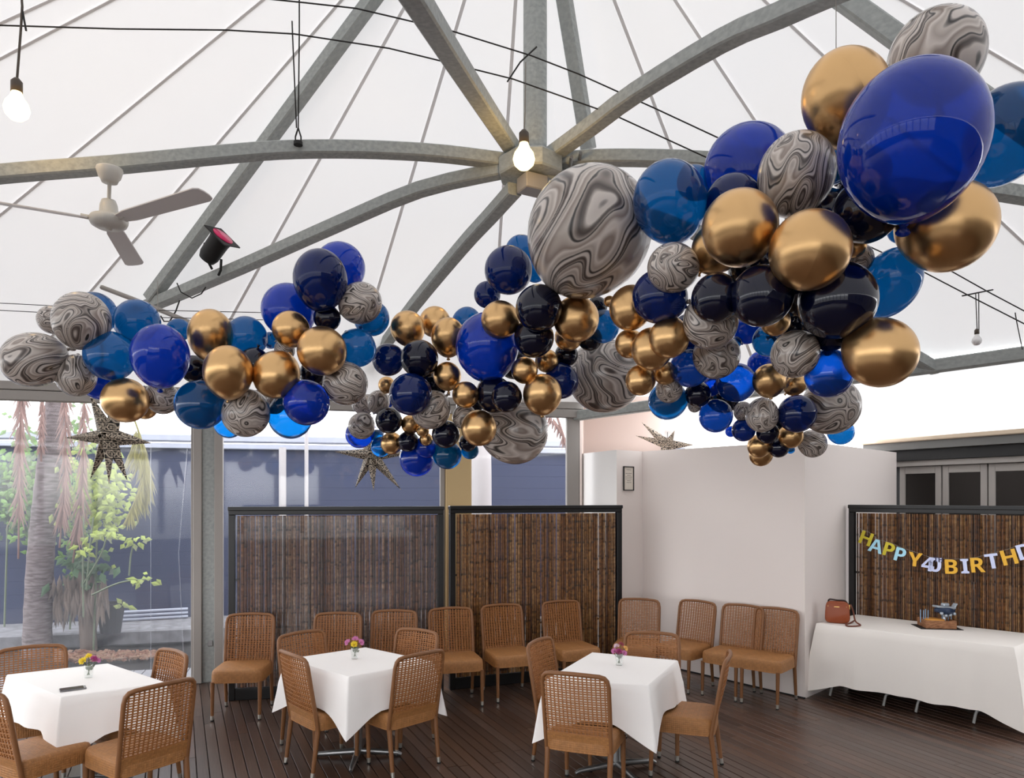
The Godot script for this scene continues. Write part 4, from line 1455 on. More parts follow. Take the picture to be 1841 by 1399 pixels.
# ---- paper star lanterns ------------------------------------------------
func star(label, x, y, d, tips: Array, depth: float, hook: Array):
	var t = thing("star_lantern", label, "paper star", at(x, y, d), 0.0, "paper star lanterns")
	var o = t.position
	for i in tips.size():
		var tip = at(tips[i][0], tips[i][1], d + tips[i][2]) - o
		var ax = tip.normalized()
		var u = ax.cross(Vector3.BACK).normalized()
		var v = u.cross(ax)
		var w = tips[i][3]
		# a four-sided paper cone, ridged front and back
		var root = ax * 0.02
		var ring = [root + u * w, root + v * depth, root - u * w, root - v * depth]
		var s = st()
		s.set_smooth_group(-1)
		for k in 4:
			convex_face(s, [ring[k], ring[(k + 1) % 4], tip], root)
		obj("star_point", s, M.star_paper, t)
	if hook.size():
		var s = st()
		tube(s, [Vector3(0, 0.05, 0), at(hook[0], hook[1], d) - o], 0.004, 5)
		obj("hanging_cord", s, M.line, t)

func build_stars():
	star("patterned paper star hanging at the left under the marbled balloons", 195, 785, 6.2, [[160, 706, 0, 0.085], [116, 787, 0.1, 0.075], [162, 862, 0, 0.07], [196, 872, -0.15, 0.06], [230, 866, 0, 0.07], [273, 797, 0, 0.08], [222, 700, 0.05, 0.085]], 0.10, [190, 560])
	star("patterned paper star hanging below the middle garland", 668, 818, 7.95, [[600, 812, 0, 0.07], [638, 878, 0.0, 0.07], [672, 884, -0.1, 0.065], [722, 882, 0, 0.07], [742, 815, 0, 0.07], [700, 745, 0, 0.07], [640, 745, 0, 0.07]], 0.09, [672, 716])
	star("patterned paper star half hidden behind the partition top", 1200, 800, 9.35, [[1153, 759, 0, 0.07], [1142, 783, 0.1, 0.06], [1213, 774, -0.2, 0.06], [1250, 800, 0, 0.07], [1180, 850, 0, 0.07], [1225, 850, 0, 0.07]], 0.09, [1200, 640])

# ---- bamboo screens -----------------------------------------------------
func cane_mesh(seed_: int, h: float) -> ArrayMesh:
	# one cane: slightly swollen at its nodes
	var r := RandomNumberGenerator.new()
	r.seed = seed_
	var prof = [Vector2(0.0, 0.0), Vector2(0.85, 0.0)]
	var tints = [Color.WHITE, Color.WHITE]
	var y = r.randf_range(0.02, 0.25)
	while y < h - 0.02:
		prof.append(Vector2(0.88, y - 0.016))
		prof.append(Vector2(1.06, y))
		prof.append(Vector2(0.86, y + 0.016))
		tints.append_array([Color(0.75, 0.72, 0.7), Color(0.10, 0.08, 0.07), Color(0.55, 0.5, 0.47)])
		y += r.randf_range(0.17, 0.34)
	prof.append(Vector2(0.85, h))
	prof.append(Vector2(0.0, h))
	var s = st()
	tints.append_array([Color.WHITE, Color.WHITE])
	lathe(s, prof, 7, Transform3D(), true, tints)
	return done(s)

func screen(label, a: Vector3, b: Vector3, h: float, tones: String, gaps: float, seed_: int, sheet: bool, thin := 1.0):
	var d = (b - a)
	var L = d.length()
	var x = d / L
	var turn = atan2(-x.z, x.x)
	var t = thing("bamboo_screen", label, "screen", a, turn, "")
	var s = st()
	box_at(s, Vector3(L / 2, h - 0.055, 0), Vector3(L, 0.05, 0.06), 0.004)
	box_at(s, Vector3(L / 2, h - 0.02, 0.004), Vector3(L + 0.01, 0.04, 0.08), 0.006)
	obj("top_rail", s, M.black_frame, t)
	s = st(); box_at(s, Vector3(0.03, (h - 0.08) / 2, 0), Vector3(0.06, h - 0.08, 0.06), 0.004); obj("stile", s, M.black_frame, t)
	s = st(); box_at(s, Vector3(L - 0.03, (h - 0.08) / 2, 0), Vector3(0.06, h - 0.08, 0.06), 0.004); obj("stile", s, M.black_frame, t)
	s = st(); box_at(s, Vector3(L / 2, 0.06, 0), Vector3(L - 0.12, 0.12, 0.05), 0.004); obj("bottom_rail", s, M.black_frame, t)
	var r := RandomNumberGenerator.new()
	r.seed = seed_
	var meshes = []
	for k in 5:
		meshes.append(cane_mesh(seed_ * 10 + k, h - 0.2))
	var px = 0.075
	while px < L - 0.07:
		var rad = r.randf_range(0.0115, 0.0195 if thin == 1.0 else 0.016) * thin
		var o = put("cane", meshes[r.randi() % 5], M["%s_%d" % [tones, r.randi() % 5]], t)
		o.position = Vector3(px + rad, 0.11, r.randf_range(-0.012, 0.004))
		o.scale = Vector3(rad, 1, rad)
		o.rotation = Vector3(0, r.randf() * TAU, r.randf_range(-0.004, 0.004))
		px += rad * 2.0 * r.randf_range(0.78, 0.78 + gaps)
	s = st()
	for hh in [0.33, 0.62]:
		box_at(s, Vector3(L / 2, h * hh, -0.022), Vector3(L - 0.12, 0.02, 0.008))
	obj("tie_batten", s, M.charcoal, t)
	if sheet:
		s = st()
		box_at(s, Vector3(L / 2, h / 2, 0.024), Vector3(L - 0.12, h - 0.2, 0.003))
		obj("clear_sheet", s, M.clear_sheet, t)

func build_panels():
	screen("left one of the two bamboo screens against the back windows, black framed", W(-2.78, 7.10), W(-0.71, 7.49), 1.90, "cane", 0.20, 3, true)
	screen("right one of the two bamboo screens at the back, beside the white partition", W(-0.65, 7.50), W(1.235, 8.20), 1.905, "warm_cane", 0.18, 4, false)
	screen("bamboo screen behind the long buffet table at the right, carrying the birthday banner", W(3.655, 7.83), W(5.40, 6.085), 1.913, "warm_cane", 0.14, 5, false, 0.74)
	banner()

func banner():
	var a = W(3.655, 7.83)
	var b = W(5.40, 6.085)
	var dir = (b - a).normalized()
	var out = Vector3(dir.z, 0, -dir.x)
	if out.z < 0:
		out = -out
	var turn = atan2(-dir.z, dir.x)
	var t = thing("birthday_banner", "letter banner reading HAPPY 40TH BIRTHDAY strung across the bamboo screen", "banner", a, turn)
	# local x runs along the screen; the photo's pixels are laid on its plane
	var place = func(px, py):
		var k = (px - PX) / F
		# a + dir * u meets the sight line x = k * far
		var u = (k * -a.z - a.x) / (dir.x + k * dir.z)
		var p = a + dir * u
		return [u, EYE - (py - PY) / F * -p.z]
	var font := SystemFont.new()
	font.font_names = PackedStringArray(["Droid Sans"])
	font.font_weight = 700
	var letters = [["H", 1559.5, 968, -20, "letter_green_gold"], ["A", 1578, 982, -14, "letter_aqua"], ["P", 1600, 988, -16, "letter_green_gold"], ["P", 1620, 997, -14, "letter_aqua"], ["Y", 1648, 1006, -6, "letter_gold"], ["4", 1670.5, 1014, -6, "letter_silver"], ["0", 1684, 1015.5, -2, "letter_silver"], ["B", 1712, 1019, 2, "letter_gold"], ["I", 1737, 1018, 5, "letter_silver"], ["R", 1758, 1016, 6, "letter_gold"], ["T", 1786, 1009, 11, "letter_silver"], ["H", 1816, 1002, 15, "letter_gold"], ["D", 1844, 992, 17, "letter_silver"], ["A", 1872, 981, 19, "letter_gold"], ["Y", 1900, 968, 20, "letter_silver"]]
	var knots = []
	for q in letters:
		var tm := TextMesh.new()
		tm.text = q[0]
		tm.font = font
		tm.font_size = 32
		tm.pixel_size = 0.0061
		tm.depth = 0.004
		var o = put("letter_" + q[0].to_lower(), tm, M[q[4]], t)
		var uv = place.call(q[1], q[2])
		o.position = Vector3(uv[0], uv[1], 0.05)
		o.rotation.z = deg_to_rad(q[3])
		o.scale = Vector3(1.12, 1.0, 1.0)
		var upv = Vector3(-sin(o.rotation.z), cos(o.rotation.z), 0)
		knots.append(o.position + upv * 0.075 + Vector3(0, 0, -0.006))
	var tm := TextMesh.new()
	tm.text = "TH"
	tm.font = font
	tm.font_size = 32
	tm.pixel_size = 0.0021
	tm.depth = 0.003
	var th = put("letters_th", tm, M.letter_ink, t)
	var q2 = place.call(1690, 1006)
	th.position = Vector3(q2[0], q2[1], 0.056)
	var s = st()
	box_at(s, Vector3(q2[0], q2[1], 0.0515), Vector3(0.058, 0.034, 0.003), 0.001)
	obj("th_card", s, M.letter_silver, t)
	s = st()
	var e0 = place.call(1541, 948)
	var line = [Vector3(e0[0], e0[1], 0.035)]
	line.append_array(knots)
	line.append(Vector3(2.47, knots[-1].y + 0.12, 0.035))
	tube(s, line, 0.0025, 5)
	obj("string", s, M.cord, t)

# ---- cloths -------------------------------------------------------------
func drape(called, label, corners: Array, drop: float, tip: float, flare: float, m, group := "", seed_ := 1, pleat := 0.0):
	# corners run round the table top, seen from above, any way round
	var c := Vector3.ZERO
	for p in corners:
		c += p / 4.0
	var rows := 8
	var ring := []          # [edge point, outward, drop]
	var r := RandomNumberGenerator.new()
	r.seed = seed_
	var ph = r.randf() * 6.0
	for i in 4:
		var a: Vector3 = corners[i]
		var b: Vector3 = corners[(i + 1) % 4]
		var pa: Vector3 = (a - c).normalized()
		var pb: Vector3 = (b - c).normalized()
		var e = (b - a).normalized()
		var o = Vector3(e.z, 0, -e.x)
		if o.dot((a + b) * 0.5 - c) < 0:
			o = -o
		var L = a.distance_to(b)
		var n := 26 if L < 1.2 else 110
		for k in n:
			var t = float(k) / n
			# denser towards the corners
			t = t - 0.09 * sin(TAU * t)
			var d = min(t, 1 - t) * L
			var w = max(0.0, 1.0 - d / 0.24)
			var diag = pa if t < 0.5 else pb
			var dirn = o.lerp(diag, w).normalized()
			var wob = sin(t * L * 9.0 + ph + i * 2.0) * 0.5 + sin(t * L * 21.0 + ph * 2.0) * 0.3
			var away = 0.022 + 0.022 * (wob + 0.6) * (1 - w) + flare * w * w
			if pleat > 0.0:
				# ironed folds: straight ridges that open towards the hem
				away += pleat * (abs(fposmod(t * L * 4.7 + 0.3 * sin(t * L * 3.0), 1.0) - 0.5) * 2.0) * (1 - w)
			ring.append([a.lerp(b, t), dirn, drop + tip * pow(w, 1.15) + 0.008 * wob * (1 - w), away])
	var s = st()
	var n = ring.size()
	# crown of the cloth
	s.set_smooth_group(1)
	for i in n:
		var p = ring[i][0]
		var q = ring[(i + 1) % n][0]
		var f = [c, p, q]
		var nn = (p - c).cross(q - c)
		if nn.y > 0:
			tri(s, c, p, q)
		else:
			tri(s, c, q, p)
	var pos = func(i, k):
		var g = ring[i % n]
		if k == 0:
			return g[0]
		if k == 1:
			return g[0] + g[1] * 0.010 - Vector3.UP * 0.006
		var f = float(k - 1) / (rows - 1)
		var fold = 0.004 if k == 4 else 0.0
		return g[0] + g[1] * (0.010 + fold + g[3] * pow(f, 0.85)) - Vector3.UP * (0.006 + (g[2] - 0.006) * f)
	s.set_smooth_group(0)
	for i in n:
		for k in rows:
			var p0 = pos.call(i, k); var p1 = pos.call(i + 1, k); var p2 = pos.call(i + 1, k + 1); var p3 = pos.call(i, k + 1)
			var outw = ring[i][1]
			if (p1 - p0).cross(p2 - p0).dot(outw + Vector3.UP * 0.2) > 0:
				quad(s, p0, p1, p2, p3)
			else:
				quad(s, p1, p0, p3, p2)
	return tag(obj(called, s, m), label, "tablecloth", group)

func cafe_table(label, cloth_label, corners: Array):
	var c := Vector3.ZERO
	for p in corners:
		c += p / 4.0
	var g = Vector3(c.x, 0, c.z)
	var e = (corners[1] - corners[0]).normalized()
	var turn = atan2(-e.z, e.x)
	var t = thing("cafe_table", label, "table", g, turn, "")
	var s = st()
	var hy = c.y - 0.006
	var pts_u = []
	var pts_d = []
	for p in corners:
		var q = (p.lerp(c, 0.015) - g).rotated(Vector3.UP, -turn)
		pts_u.append(Vector3(q.x, hy, q.z))
		pts_d.append(Vector3(q.x, hy - 0.028, q.z))
	var mid = Vector3(0, hy - 0.014, 0)
	s.set_smooth_group(-1)
	convex_face(s, pts_u, mid)
	convex_face(s, pts_d, mid)
	for k in 4:
		convex_face(s, [pts_u[k], pts_u[(k + 1) % 4], pts_d[(k + 1) % 4], pts_d[k]], mid)
	obj("table_top", s, M.board_3, t)
	s = st(); tube(s, [Vector3(0, 0.03, 0), Vector3(0, hy - 0.05, 0)], 0.032, 14); obj("pedestal", s, M.steel, t)
	for k in 4:
		s = st()
		var a = PI / 4 + k * PI / 2
		var d = Vector3(cos(a), 0, sin(a))
		tube(s, [d * 0.02 + Vector3(0, 0.045, 0), d * 0.30 + Vector3(0, 0.026, 0), d * 0.33 + Vector3(0, 0.012, 0)], [0.026, 0.018, 0.012], 8)
		obj("foot", s, M.steel, t)
	s = st(); box_at(s, Vector3(0, hy - 0.045, 0), Vector3(0.4, 0.03, 0.05), 0.004); obj("top_bracket", s, M.black_rubber, t)
	return drape("tablecloth", cloth_label, corners, 0.265, 0.155, 0.085, M.linen, "", int(c.x * 10) + 40)

func top_pt(px, py, h := 0.74) -> Vector3:
	var d = (EYE - h) * F / (py - PY)
	return at(px, py, d)

# ---- flowers ------------------------------------------------------------
func bloom(s, c: Vector3, axis: Vector3, rad: float, n: int, r: RandomNumberGenerator):
	for i in n:
		var f = sqrt((i + 0.5) / n)
		var a = i * 2.39996
		var u = axis.cross(Vector3(0.31, 0.2, 0.93)).normalized()
		var v = axis.cross(u)
		var d = (u * cos(a) + v * sin(a)) * f + axis * (1.05 - f * f * 0.9)
		d = d.normalized()
		leaf_blade(s, c + d * rad * 0.2, c + d * rad * r.randf_range(0.85, 1.05), rad * 0.17)

func posy(tpoint: Vector3, where: String, heads: Array, seed_: int):
	var r := RandomNumberGenerator.new()
	r.seed = seed_
	var v = thing("glass_vase", "small clear glass tumbler of flowers on %s" % where, "vase", tpoint, 0.0, "")
	var s = st()
	lathe(s, [Vector2(0.0, 0.0), Vector2(0.024, 0.0), Vector2(0.027, 0.004), Vector2(0.030, 0.085), Vector2(0.0285, 0.086), Vector2(0.0255, 0.012), Vector2(0.0, 0.010)], 22)
	obj("tumbler", s, M.glass, v)
	var k := 0
	for h in heads:
		var f = thing("flower", h[4] % where, "flower", tpoint, 0.0, "")
		var c = Vector3(h[0], h[1], h[2])
		s = st()
		tube(s, curve([Vector3(-h[0] * 0.2, 0.016, -h[2] * 0.2), Vector3(h[0] * 0.35, 0.075, h[2] * 0.35), c], 4), 0.0022, 5)
		obj("stem", s, M.flower_leaf, f)
		s = st()
		bloom(s, c, Vector3(h[0], 0.035, h[2] + 0.015).normalized(), h[5], 46, r)
		obj("bloom", s, M[h[3]], f)
		s = st()
		for j in 4:
			var p = Vector3(h[0] * 0.3, 0.05 + 0.008 * j, h[2] * 0.3)
			leaf_blade(s, p, p + Vector3(r.randf_range(-1, 1), 0.6, r.randf_range(-1, 1)).normalized() * 0.035, 0.007)
		obj("leaves", s, M.flower_leaf, f)
		k += 1

func build_tables():
	var t1 = [top_pt(14, 1213), top_pt(111, 1253), top_pt(298, 1227), top_pt(193.5, 1193)]
	cafe_table("square pedestal table at the left by the window, under a white cloth", "white cloth on the left table, with the phone lying on it", t1)
	var t2 = [top_pt(515, 1185), top_pt(626.5, 1216.5), top_pt(777, 1189), top_pt(657, 1164)]
	cafe_table("square pedestal table in the middle, under a white cloth", "white cloth on the middle table in front of the left bamboo screen", t2)
	var t3 = [top_pt(1065, 1173), top_pt(1217, 1187.5), top_pt(1165, 1232), top_pt(982, 1222)]
	cafe_table("square pedestal table right of the middle, under a white cloth", "white cloth on the right-hand cafe table, hanging in a long pointed corner", t3)
	posy(top_pt(159.5, 1218), "the left table", [[-0.022, 0.115, 0.02, "petal_yellow", "larger yellow flower in the glass on %s", 0.036], [-0.005, 0.138, -0.01, "petal_yellow", "upper yellow flower in the glass on %s", 0.030], [0.033, 0.125, 0.0, "petal_magenta", "magenta flower in the glass on %s", 0.032], [0.052, 0.112, -0.015, "petal_pink", "small pink flower at the right in the glass on %s", 0.024]], 3)
	posy(top_pt(638, 1184.5), "the middle table", [[0.0, 0.112, 0.02, "petal_yellow", "round yellow flower in the glass on %s", 0.034], [-0.05, 0.122, -0.005, "petal_pink", "left pink flower in the glass on %s", 0.034], [0.0, 0.142, -0.015, "petal_pink", "upper pink flower in the glass on %s", 0.034], [0.042, 0.122, -0.005, "petal_pink", "right pink flower in the glass on %s", 0.034]], 4)
	posy(top_pt(1113, 1196), "the right-hand cafe table", [[-0.035, 0.105, 0.015, "petal_pink", "left pink flower in the glass on %s", 0.030], [-0.005, 0.105, 0.028, "petal_magenta", "front magenta flower in the glass on %s", 0.030], [0.032, 0.092, 0.02, "petal_pink", "lower right pink flower in the glass on %s", 0.028], [-0.015, 0.135, -0.01, "petal_pale", "pale pink flower in the glass on %s", 0.028], [0.015, 0.148, -0.01, "petal_red", "red topmost flower in the glass on %s", 0.028], [0.042, 0.122, 0.0, "petal_apricot", "apricot flower in the glass on %s", 0.028]], 5)
	# phone
	var ph = thing("phone", "black phone lying face up on the left table", "phone", top_pt(131, 1240) + Vector3(0, 0.001, 0), 0.62)
	var s = st(); box_at(s, Vector3(0, 0.005, 0), Vector3(0.15, 0.008, 0.075), 0.003); obj("body", s, M.phone_side, ph)
	s = st(); box_at(s, Vector3(-0.006, 0.0095, 0), Vector3(0.132, 0.002, 0.07), 0.0008); obj("screen", s, M.phone_black, ph)

# ---- chairs -------------------------------------------------------------
func back_point(u: float, y: float) -> Vector3:
	# the back leans and is hollowed like a shallow shell
	var f = (y - 0.36) / 0.50
	return Vector3(u, y, -0.205 - 0.085 * f - 0.028 * (1.0 - pow(u / 0.225, 2)) * clamp(f * 1.6, 0, 1))

var chair0: Node3D

func make_chair():
	var t = thing("rattan_chair", "woven rattan chair", "chair")
	t.set_meta("base", "rattan_chair")
	var s = st()
	# seat: a woven block with rounded front and sides
	var rows = [[0.335, 1.0, 0.0], [0.40, 1.0, 0.0], [0.428, 0.985, 0.004], [0.442, 0.95, 0.010], [0.449, 0.88, 0.02]]
	var outline = []
	for k in 40:
		var a = TAU * k / 40
		var cx = sign(cos(a)) * pow(abs(cos(a)), 0.28) * 0.228
		var cz = sign(sin(a)) * pow(abs(sin(a)), 0.28) * 0.225
		outline.append(Vector2(cx, cz))
	s.set_smooth_group(0)
	for i in rows.size() - 1:
		for k in 40:
			var k2 = (k + 1) % 40
			var p = outline[k]; var q = outline[k2]
			convex_face(s, [Vector3(p.x * rows[i][1], rows[i][0], p.y * rows[i][1]), Vector3(q.x * rows[i][1], rows[i][0], q.y * rows[i][1]), Vector3(q.x * rows[i + 1][1], rows[i + 1][0], q.y * rows[i + 1][1]), Vector3(p.x * rows[i + 1][1], rows[i + 1][0], p.y * rows[i + 1][1])], Vector3(0, 0.36, 0))
	var cap = []
	for p in outline:
		cap.append(Vector3(p.x * 0.88, 0.449, p.y * 0.88))
	for k in 40:
		convex_face(s, [Vector3(0, 0.452, 0), cap[k], cap[(k + 1) % 40]], Vector3(0, 0.3, 0))
	obj("seat", s, M.rattan, t)
	s = st()
	var low = []
	for p in outline:
		low.append(Vector3(p.x * 0.99, 0.336, p.y * 0.99))
	convex_face(s, low, Vector3(0, 0.5, 0))
	obj("seat_underside", s, M.charcoal, t)
	# bent back frame
	s = st()
	var path = []
	for q in [[-0.218, 0.33], [-0.219, 0.50], [-0.220, 0.66], [-0.220, 0.79], [-0.213, 0.832], [-0.196, 0.852], [-0.165, 0.861], [-0.08, 0.866], [0.0, 0.868], [0.08, 0.866], [0.165, 0.861], [0.196, 0.852], [0.213, 0.832], [0.220, 0.79], [0.220, 0.66], [0.219, 0.50], [0.218, 0.33]]:
		path.append(back_point(q[0], q[1]))
	tube(s, path, 0.0145, 10)
	obj("back_frame", s, M.rattan_pole, t)
	# open lattice of the back
	s = st()
	var n_h := 24
	for i in n_h:
		var y = 0.452 + (0.845 - 0.452) * (i + 0.5) / n_h
		var pts = []
		for k in 8:
			pts.append(back_point(-0.215 + 0.43 * k / 7.0, y) + Vector3(0, 0, 0.003 if i % 2 else -0.003))
		tube(s, pts, 0.0052, 4, false, false)
	for i in 15:
		var u = -0.195 + 0.39 * i / 14.0
		var pts = []
		for k in 7:
			pts.append(back_point(u, 0.36 + (0.862 - 0.36) * k / 6.0))
		tube(s, pts, 0.0056, 4, false, false)
	var lat = obj("woven_lattice", s, M.rattan_strand, t)
	lat.set_meta("kind", "stuff")
	# closely woven strip where the back meets the seat
	s = st()
	s.set_smooth_group(0)
	for k in 10:
		var u0 = -0.214 + 0.428 * k / 10.0
		var u1 = -0.214 + 0.428 * (k + 1) / 10.0
		for j in 3:
			var y0 = 0.34 + 0.115 * j / 3.0
			var y1 = 0.34 + 0.115 * (j + 1) / 3.0
			var off = Vector3(0, 0, -0.007)
			convex_face(s, [back_point(u0, y0) + off, back_point(u1, y0) + off, back_point(u1, y1) + off, back_point(u0, y1) + off], Vector3(0, 0.4, 0))
	obj("back_skirt", s, M.rattan, t)
	for q in [[-0.205, 0.205, 0.0, 0.012], [0.205, 0.205, 0.0, 0.012], [-0.212, -0.20, 0.0, -0.045], [0.212, -0.20, 0.0, -0.045]]:
		s = st()
		var foot = Vector3(q[0] + q[2], 0.0, q[1] + q[3])
		var head = Vector3(q[0], 0.345, q[1])
		tube(s, [foot.lerp(head, 0.13), head], [0.0145, 0.019], 10)
		var leg = obj("leg", s, M.rattan_pole, t)
		s = st()
		tube(s, [foot + Vector3(0, 0.010, 0), foot.lerp(head, 0.14)], [0.0135, 0.0155], 10)
		obj("ferrule", s, M.ferrule, leg)
		s = st()
		tube(s, [foot, foot + Vector3(0, 0.012, 0)], [0.015, 0.0135], 10)
		obj("glide", s, M.black_rubber, leg)
	return t

var chair_count := 0
func place_chair(px, py, fx, fd, label, nudge := Vector2.ZERO, group := ""):
	# px, py: the middle of the back's top edge in the photo; fx, fd: the way the chair faces
	var d = (EYE - 0.866) * F / (py - PY)
	var mid = at(px, py, d)
	var turn = turn_to(fx, fd)
	var t
	if chair_count == 0:
		t = chair0
		t.set_meta("label", label)
	else:
		t = dup(chair0, label)
	chair_count += 1
	t.rotation.y = turn
	t.position = Vector3(mid.x + nudge.x, 0, mid.z - nudge.y) - Vector3(0, 0, -0.318).rotated(Vector3.UP, turn)

func build_chairs():
	chair0 = make_chair()
	# left table
	place_chair(284, 1231, -0.82, 0.57, "rattan chair nearest at the left table, its open back towards us", Vector2(0.035, 0.0))
	place_chair(316, 1171, -0.62, -0.78, "rattan chair at the right far side of the left table, by the column")
	place_chair(57, 1163, 0.53, -0.85, "rattan chair at the far side of the left table, against the window")
	place_chair(-28, 1240, 0.50, 0.87, "rattan chair cut off by the left edge of the picture", Vector2(-0.005, -0.02))
	# middle table
	place_chair(537, 1173.5, 0.74, 0.67, "rattan chair at the near left side of the middle table, seen from behind", Vector2(-0.055, -0.05))
	place_chair(754, 1174, -0.72, 0.69, "rattan chair at the near right side of the middle table, seat towards us", Vector2(0.03, -0.03))
	place_chair(539, 1137.5, 0.75, -0.66, "rattan chair at the far left side of the middle table")
	place_chair(754, 1133, -0.52, -0.85, "rattan chair at the far right side of the middle table")
	# right-hand cafe table
	place_chair(1031, 1213, 0.36, 0.93, "rattan chair in front of the right-hand cafe table, its back towards us")
	place_chair(1313, 1178, -0.94, 0.34, "rattan chair right of the right-hand cafe table, seen from its side")
	place_chair(1172, 1138, -0.22, -0.97, "rattan chair at the far side of the right-hand cafe table")
	place_chair(965, 1152, 0.88, -0.47, "rattan chair at the left side of the right-hand cafe table")
	# the row along the screens and the partition
	place_chair(452, 1104, 0.10, -1.0, "first rattan chair of the back row, in front of the left screen's left end")
	place_chair(609, 1102.5, 0.05, -1.0, "second rattan chair of the back row, behind the middle table's left chair")
	place_chair(710, 1098, 0.0, -1.0, "third rattan chair of the back row, behind the middle table's flowers")
	place_chair(809, 1093.5, 0.28, -0.96, "fourth rattan chair of the back row, where the two screens meet")
	place_chair(900, 1087.5, 0.33, -0.94, "fifth rattan chair of the back row, before the right screen's left half")
	place_chair(1006, 1081, 0.38, -0.92, "sixth rattan chair of the back row, before the right screen's right half")
	place_chair(1150, 1077.5, -0.30, -0.95, "rattan chair in the corner between the right screen and the partition")
	place_chair(1257, 1081, -0.72, -0.69, "rattan chair alone against the partition, behind the far table chair")
	place_chair(1338, 1088.5, -0.66, -0.75, "left one of the two touching rattan chairs by the partition's end")
	place_chair(1398, 1094.5, -0.66, -0.75, "right one of the two touching rattan chairs by the partition's end")

# ---- the long table -----------------------------------------------------
func build_long_table():
	var bl = top_pt(1540, 1105)
	var fl = top_pt(1469, 1120.5)
	var fr = top_pt(1821, 1164)
	var br = bl + (fr - fl)
	var corners = [bl, fl, fr, br]
	var c = (bl + fr) * 0.5
	var e = (fr - fl).normalized()
	var turn = atan2(-e.z, e.x)
	var L = fl.distance_to(fr)
	var dep = fl.distance_to(bl)
	var t = thing("trestle_table", "long folding table at the right under a cream cloth", "table", Vector3(c.x, 0, c.z), turn)
	var s = st(); box_at(s, Vector3(0, 0.715, 0), Vector3(L - 0.16, 0.03, dep - 0.10), 0.006); obj("table_top", s, M.leg_grey, t)
	for q in [[-0.62, -1], [-0.12, 1], [0.16, -1], [0.62, 1]]:
		s = st()
		var x = q[0]
		tube(s, curve([Vector3(x, 0.70, 0.0), Vector3(x, 0.24, 0.0), Vector3(x - 0.05, 0.150, 0.06), Vector3(x - 0.12, 0.125, 0.25), Vector3(x - 0.14, 0.105, 0.28), Vector3(x - 0.155, 0.012, 0.30)], 5), 0.0125, 8)
		tube(s, curve([Vector3(x, 0.24, 0.0), Vector3(x + 0.05, 0.150, -0.06), Vector3(x + 0.12, 0.125, -0.25), Vector3(x + 0.135, 0.012, -0.30)], 5), 0.0125, 8)
		obj("leg", s, M.leg_grey, t)
	s = st()
	box_at(s, Vector3(0.40, 0.165, 0.06), Vector3(0.66, 0.02, 0.36), 0.004)
	tag(obj("folded_sheet", s, M.soffit), "grey sheet lying on the leg braces under the long table", "board")
	var sheet = get_node("folded_sheet")
	sheet.transform = Transform3D(Basis(Vector3.UP, turn), Vector3(c.x, 0, c.z))
	drape("tablecloth", "cream cloth on the long table at the right, with the handbag and cake", corners, 0.572, 0.12, 0.09, M.linen_cream, "", 8, 0.013)
	# handbag
	var hp = top_pt(1508, 1121)
	var hb = thing("handbag", "small tan leather handbag with a looped strap on the long table's left end", "handbag", hp + Vector3(0.0, 0, -0.03), turn + 0.35)
	s = st()
	var prof = []
	var bw = 0.118
	for k in 28:
		var a = TAU * k / 28
		prof.append(Vector2(sign(cos(a)) * pow(abs(cos(a)), 0.42) * bw, sign(sin(a)) * pow(abs(sin(a)), 0.42) * 0.108))
	var layers = [[-0.052, 0.90], [-0.045, 0.97], [-0.03, 1.0], [0.03, 1.0], [0.045, 0.97], [0.052, 0.90]]
	s.set_smooth_group(0)
	var bp = func(k, i):
		var p = prof[k % 28]
		var taper = 1.0 - 0.10 * (p.y + 0.108) / 0.216
		return Vector3(p.x * layers[i][1] * taper, 0.110 + p.y * layers[i][1], layers[i][0] * (1.0 - 0.25 * (p.y + 0.108) / 0.216))
	for i in layers.size() - 1:
		for k in 28:
			convex_face(s, [bp.call(k, i), bp.call(k + 1, i), bp.call(k + 1, i + 1), bp.call(k, i + 1)], Vector3(0, 0.11, 0))
	for i in [0, 5]:
		var f = []
		for k in 28:
			f.append(bp.call(k, i))
		convex_face(s, f, Vector3(0, 0.11, 0))
	obj("body", s, M.leather, hb)
	s = st(); box_at(s, Vector3(-0.005, 0.165, 0.0435), Vector3(0.05, 0.011, 0.006), 0.002); obj("name_plate", s, M.gilt, hb)
	s = st(); tube(s, curve([Vector3(-0.085, 0.205, 0), Vector3(-0.07, 0.232, 0), Vector3(0.0, 0.226, 0), Vector3(0.065, 0.225, 0), Vector3(0.09, 0.198, 0)], 5), 0.008, 8); obj("top_handle", s, M.leather_dark, hb)
	for q in [[-0.085, 0.170], [0.082, 0.170], [0.075, 0.04]]:
		s = st(); box_at(s, Vector3(q[0], q[1], 0.044), Vector3(0.009, 0.009, 0.008), 0.002); obj("stud", s, M.gilt, hb)
	s = st(); box_at(s, Vector3(0.108, 0.165, 0.01), Vector3(0.012, 0.05, 0.016), 0.003); obj("strap_ring", s, M.gilt, hb)
	s = st()
	var sp = []
	for q in [[1529, 1087, 7.25], [1534, 1100, 7.2], [1538, 1117, 7.12], [1547, 1126, 7.05], [1542, 1128.5, 7.0], [1531, 1131.5, 6.98], [1523, 1131, 7.0], [1521, 1125, 7.08], [1528, 1121, 7.15], [1536, 1116, 7.22]]:
		var p = at(q[0], q[1], q[2])
		p.y = max(p.y, 0.748)
		sp.append((p - hb.position).rotated(Vector3.UP, -hb.rotation.y))
	tube(s, curve(sp, 5), 0.0075, 8)
	obj("strap", s, M.strap_leather, hb)
	# cake in its wooden box
	var cp = top_pt(1684, 1128)
	var cb = thing("cake_box", "low open wooden box holding a round cake on the long table", "box", cp, turn + 0.62)
	s = st()
	box_at(s, Vector3(0, 0.006, 0), Vector3(0.27, 0.012, 0.22), 0.002)
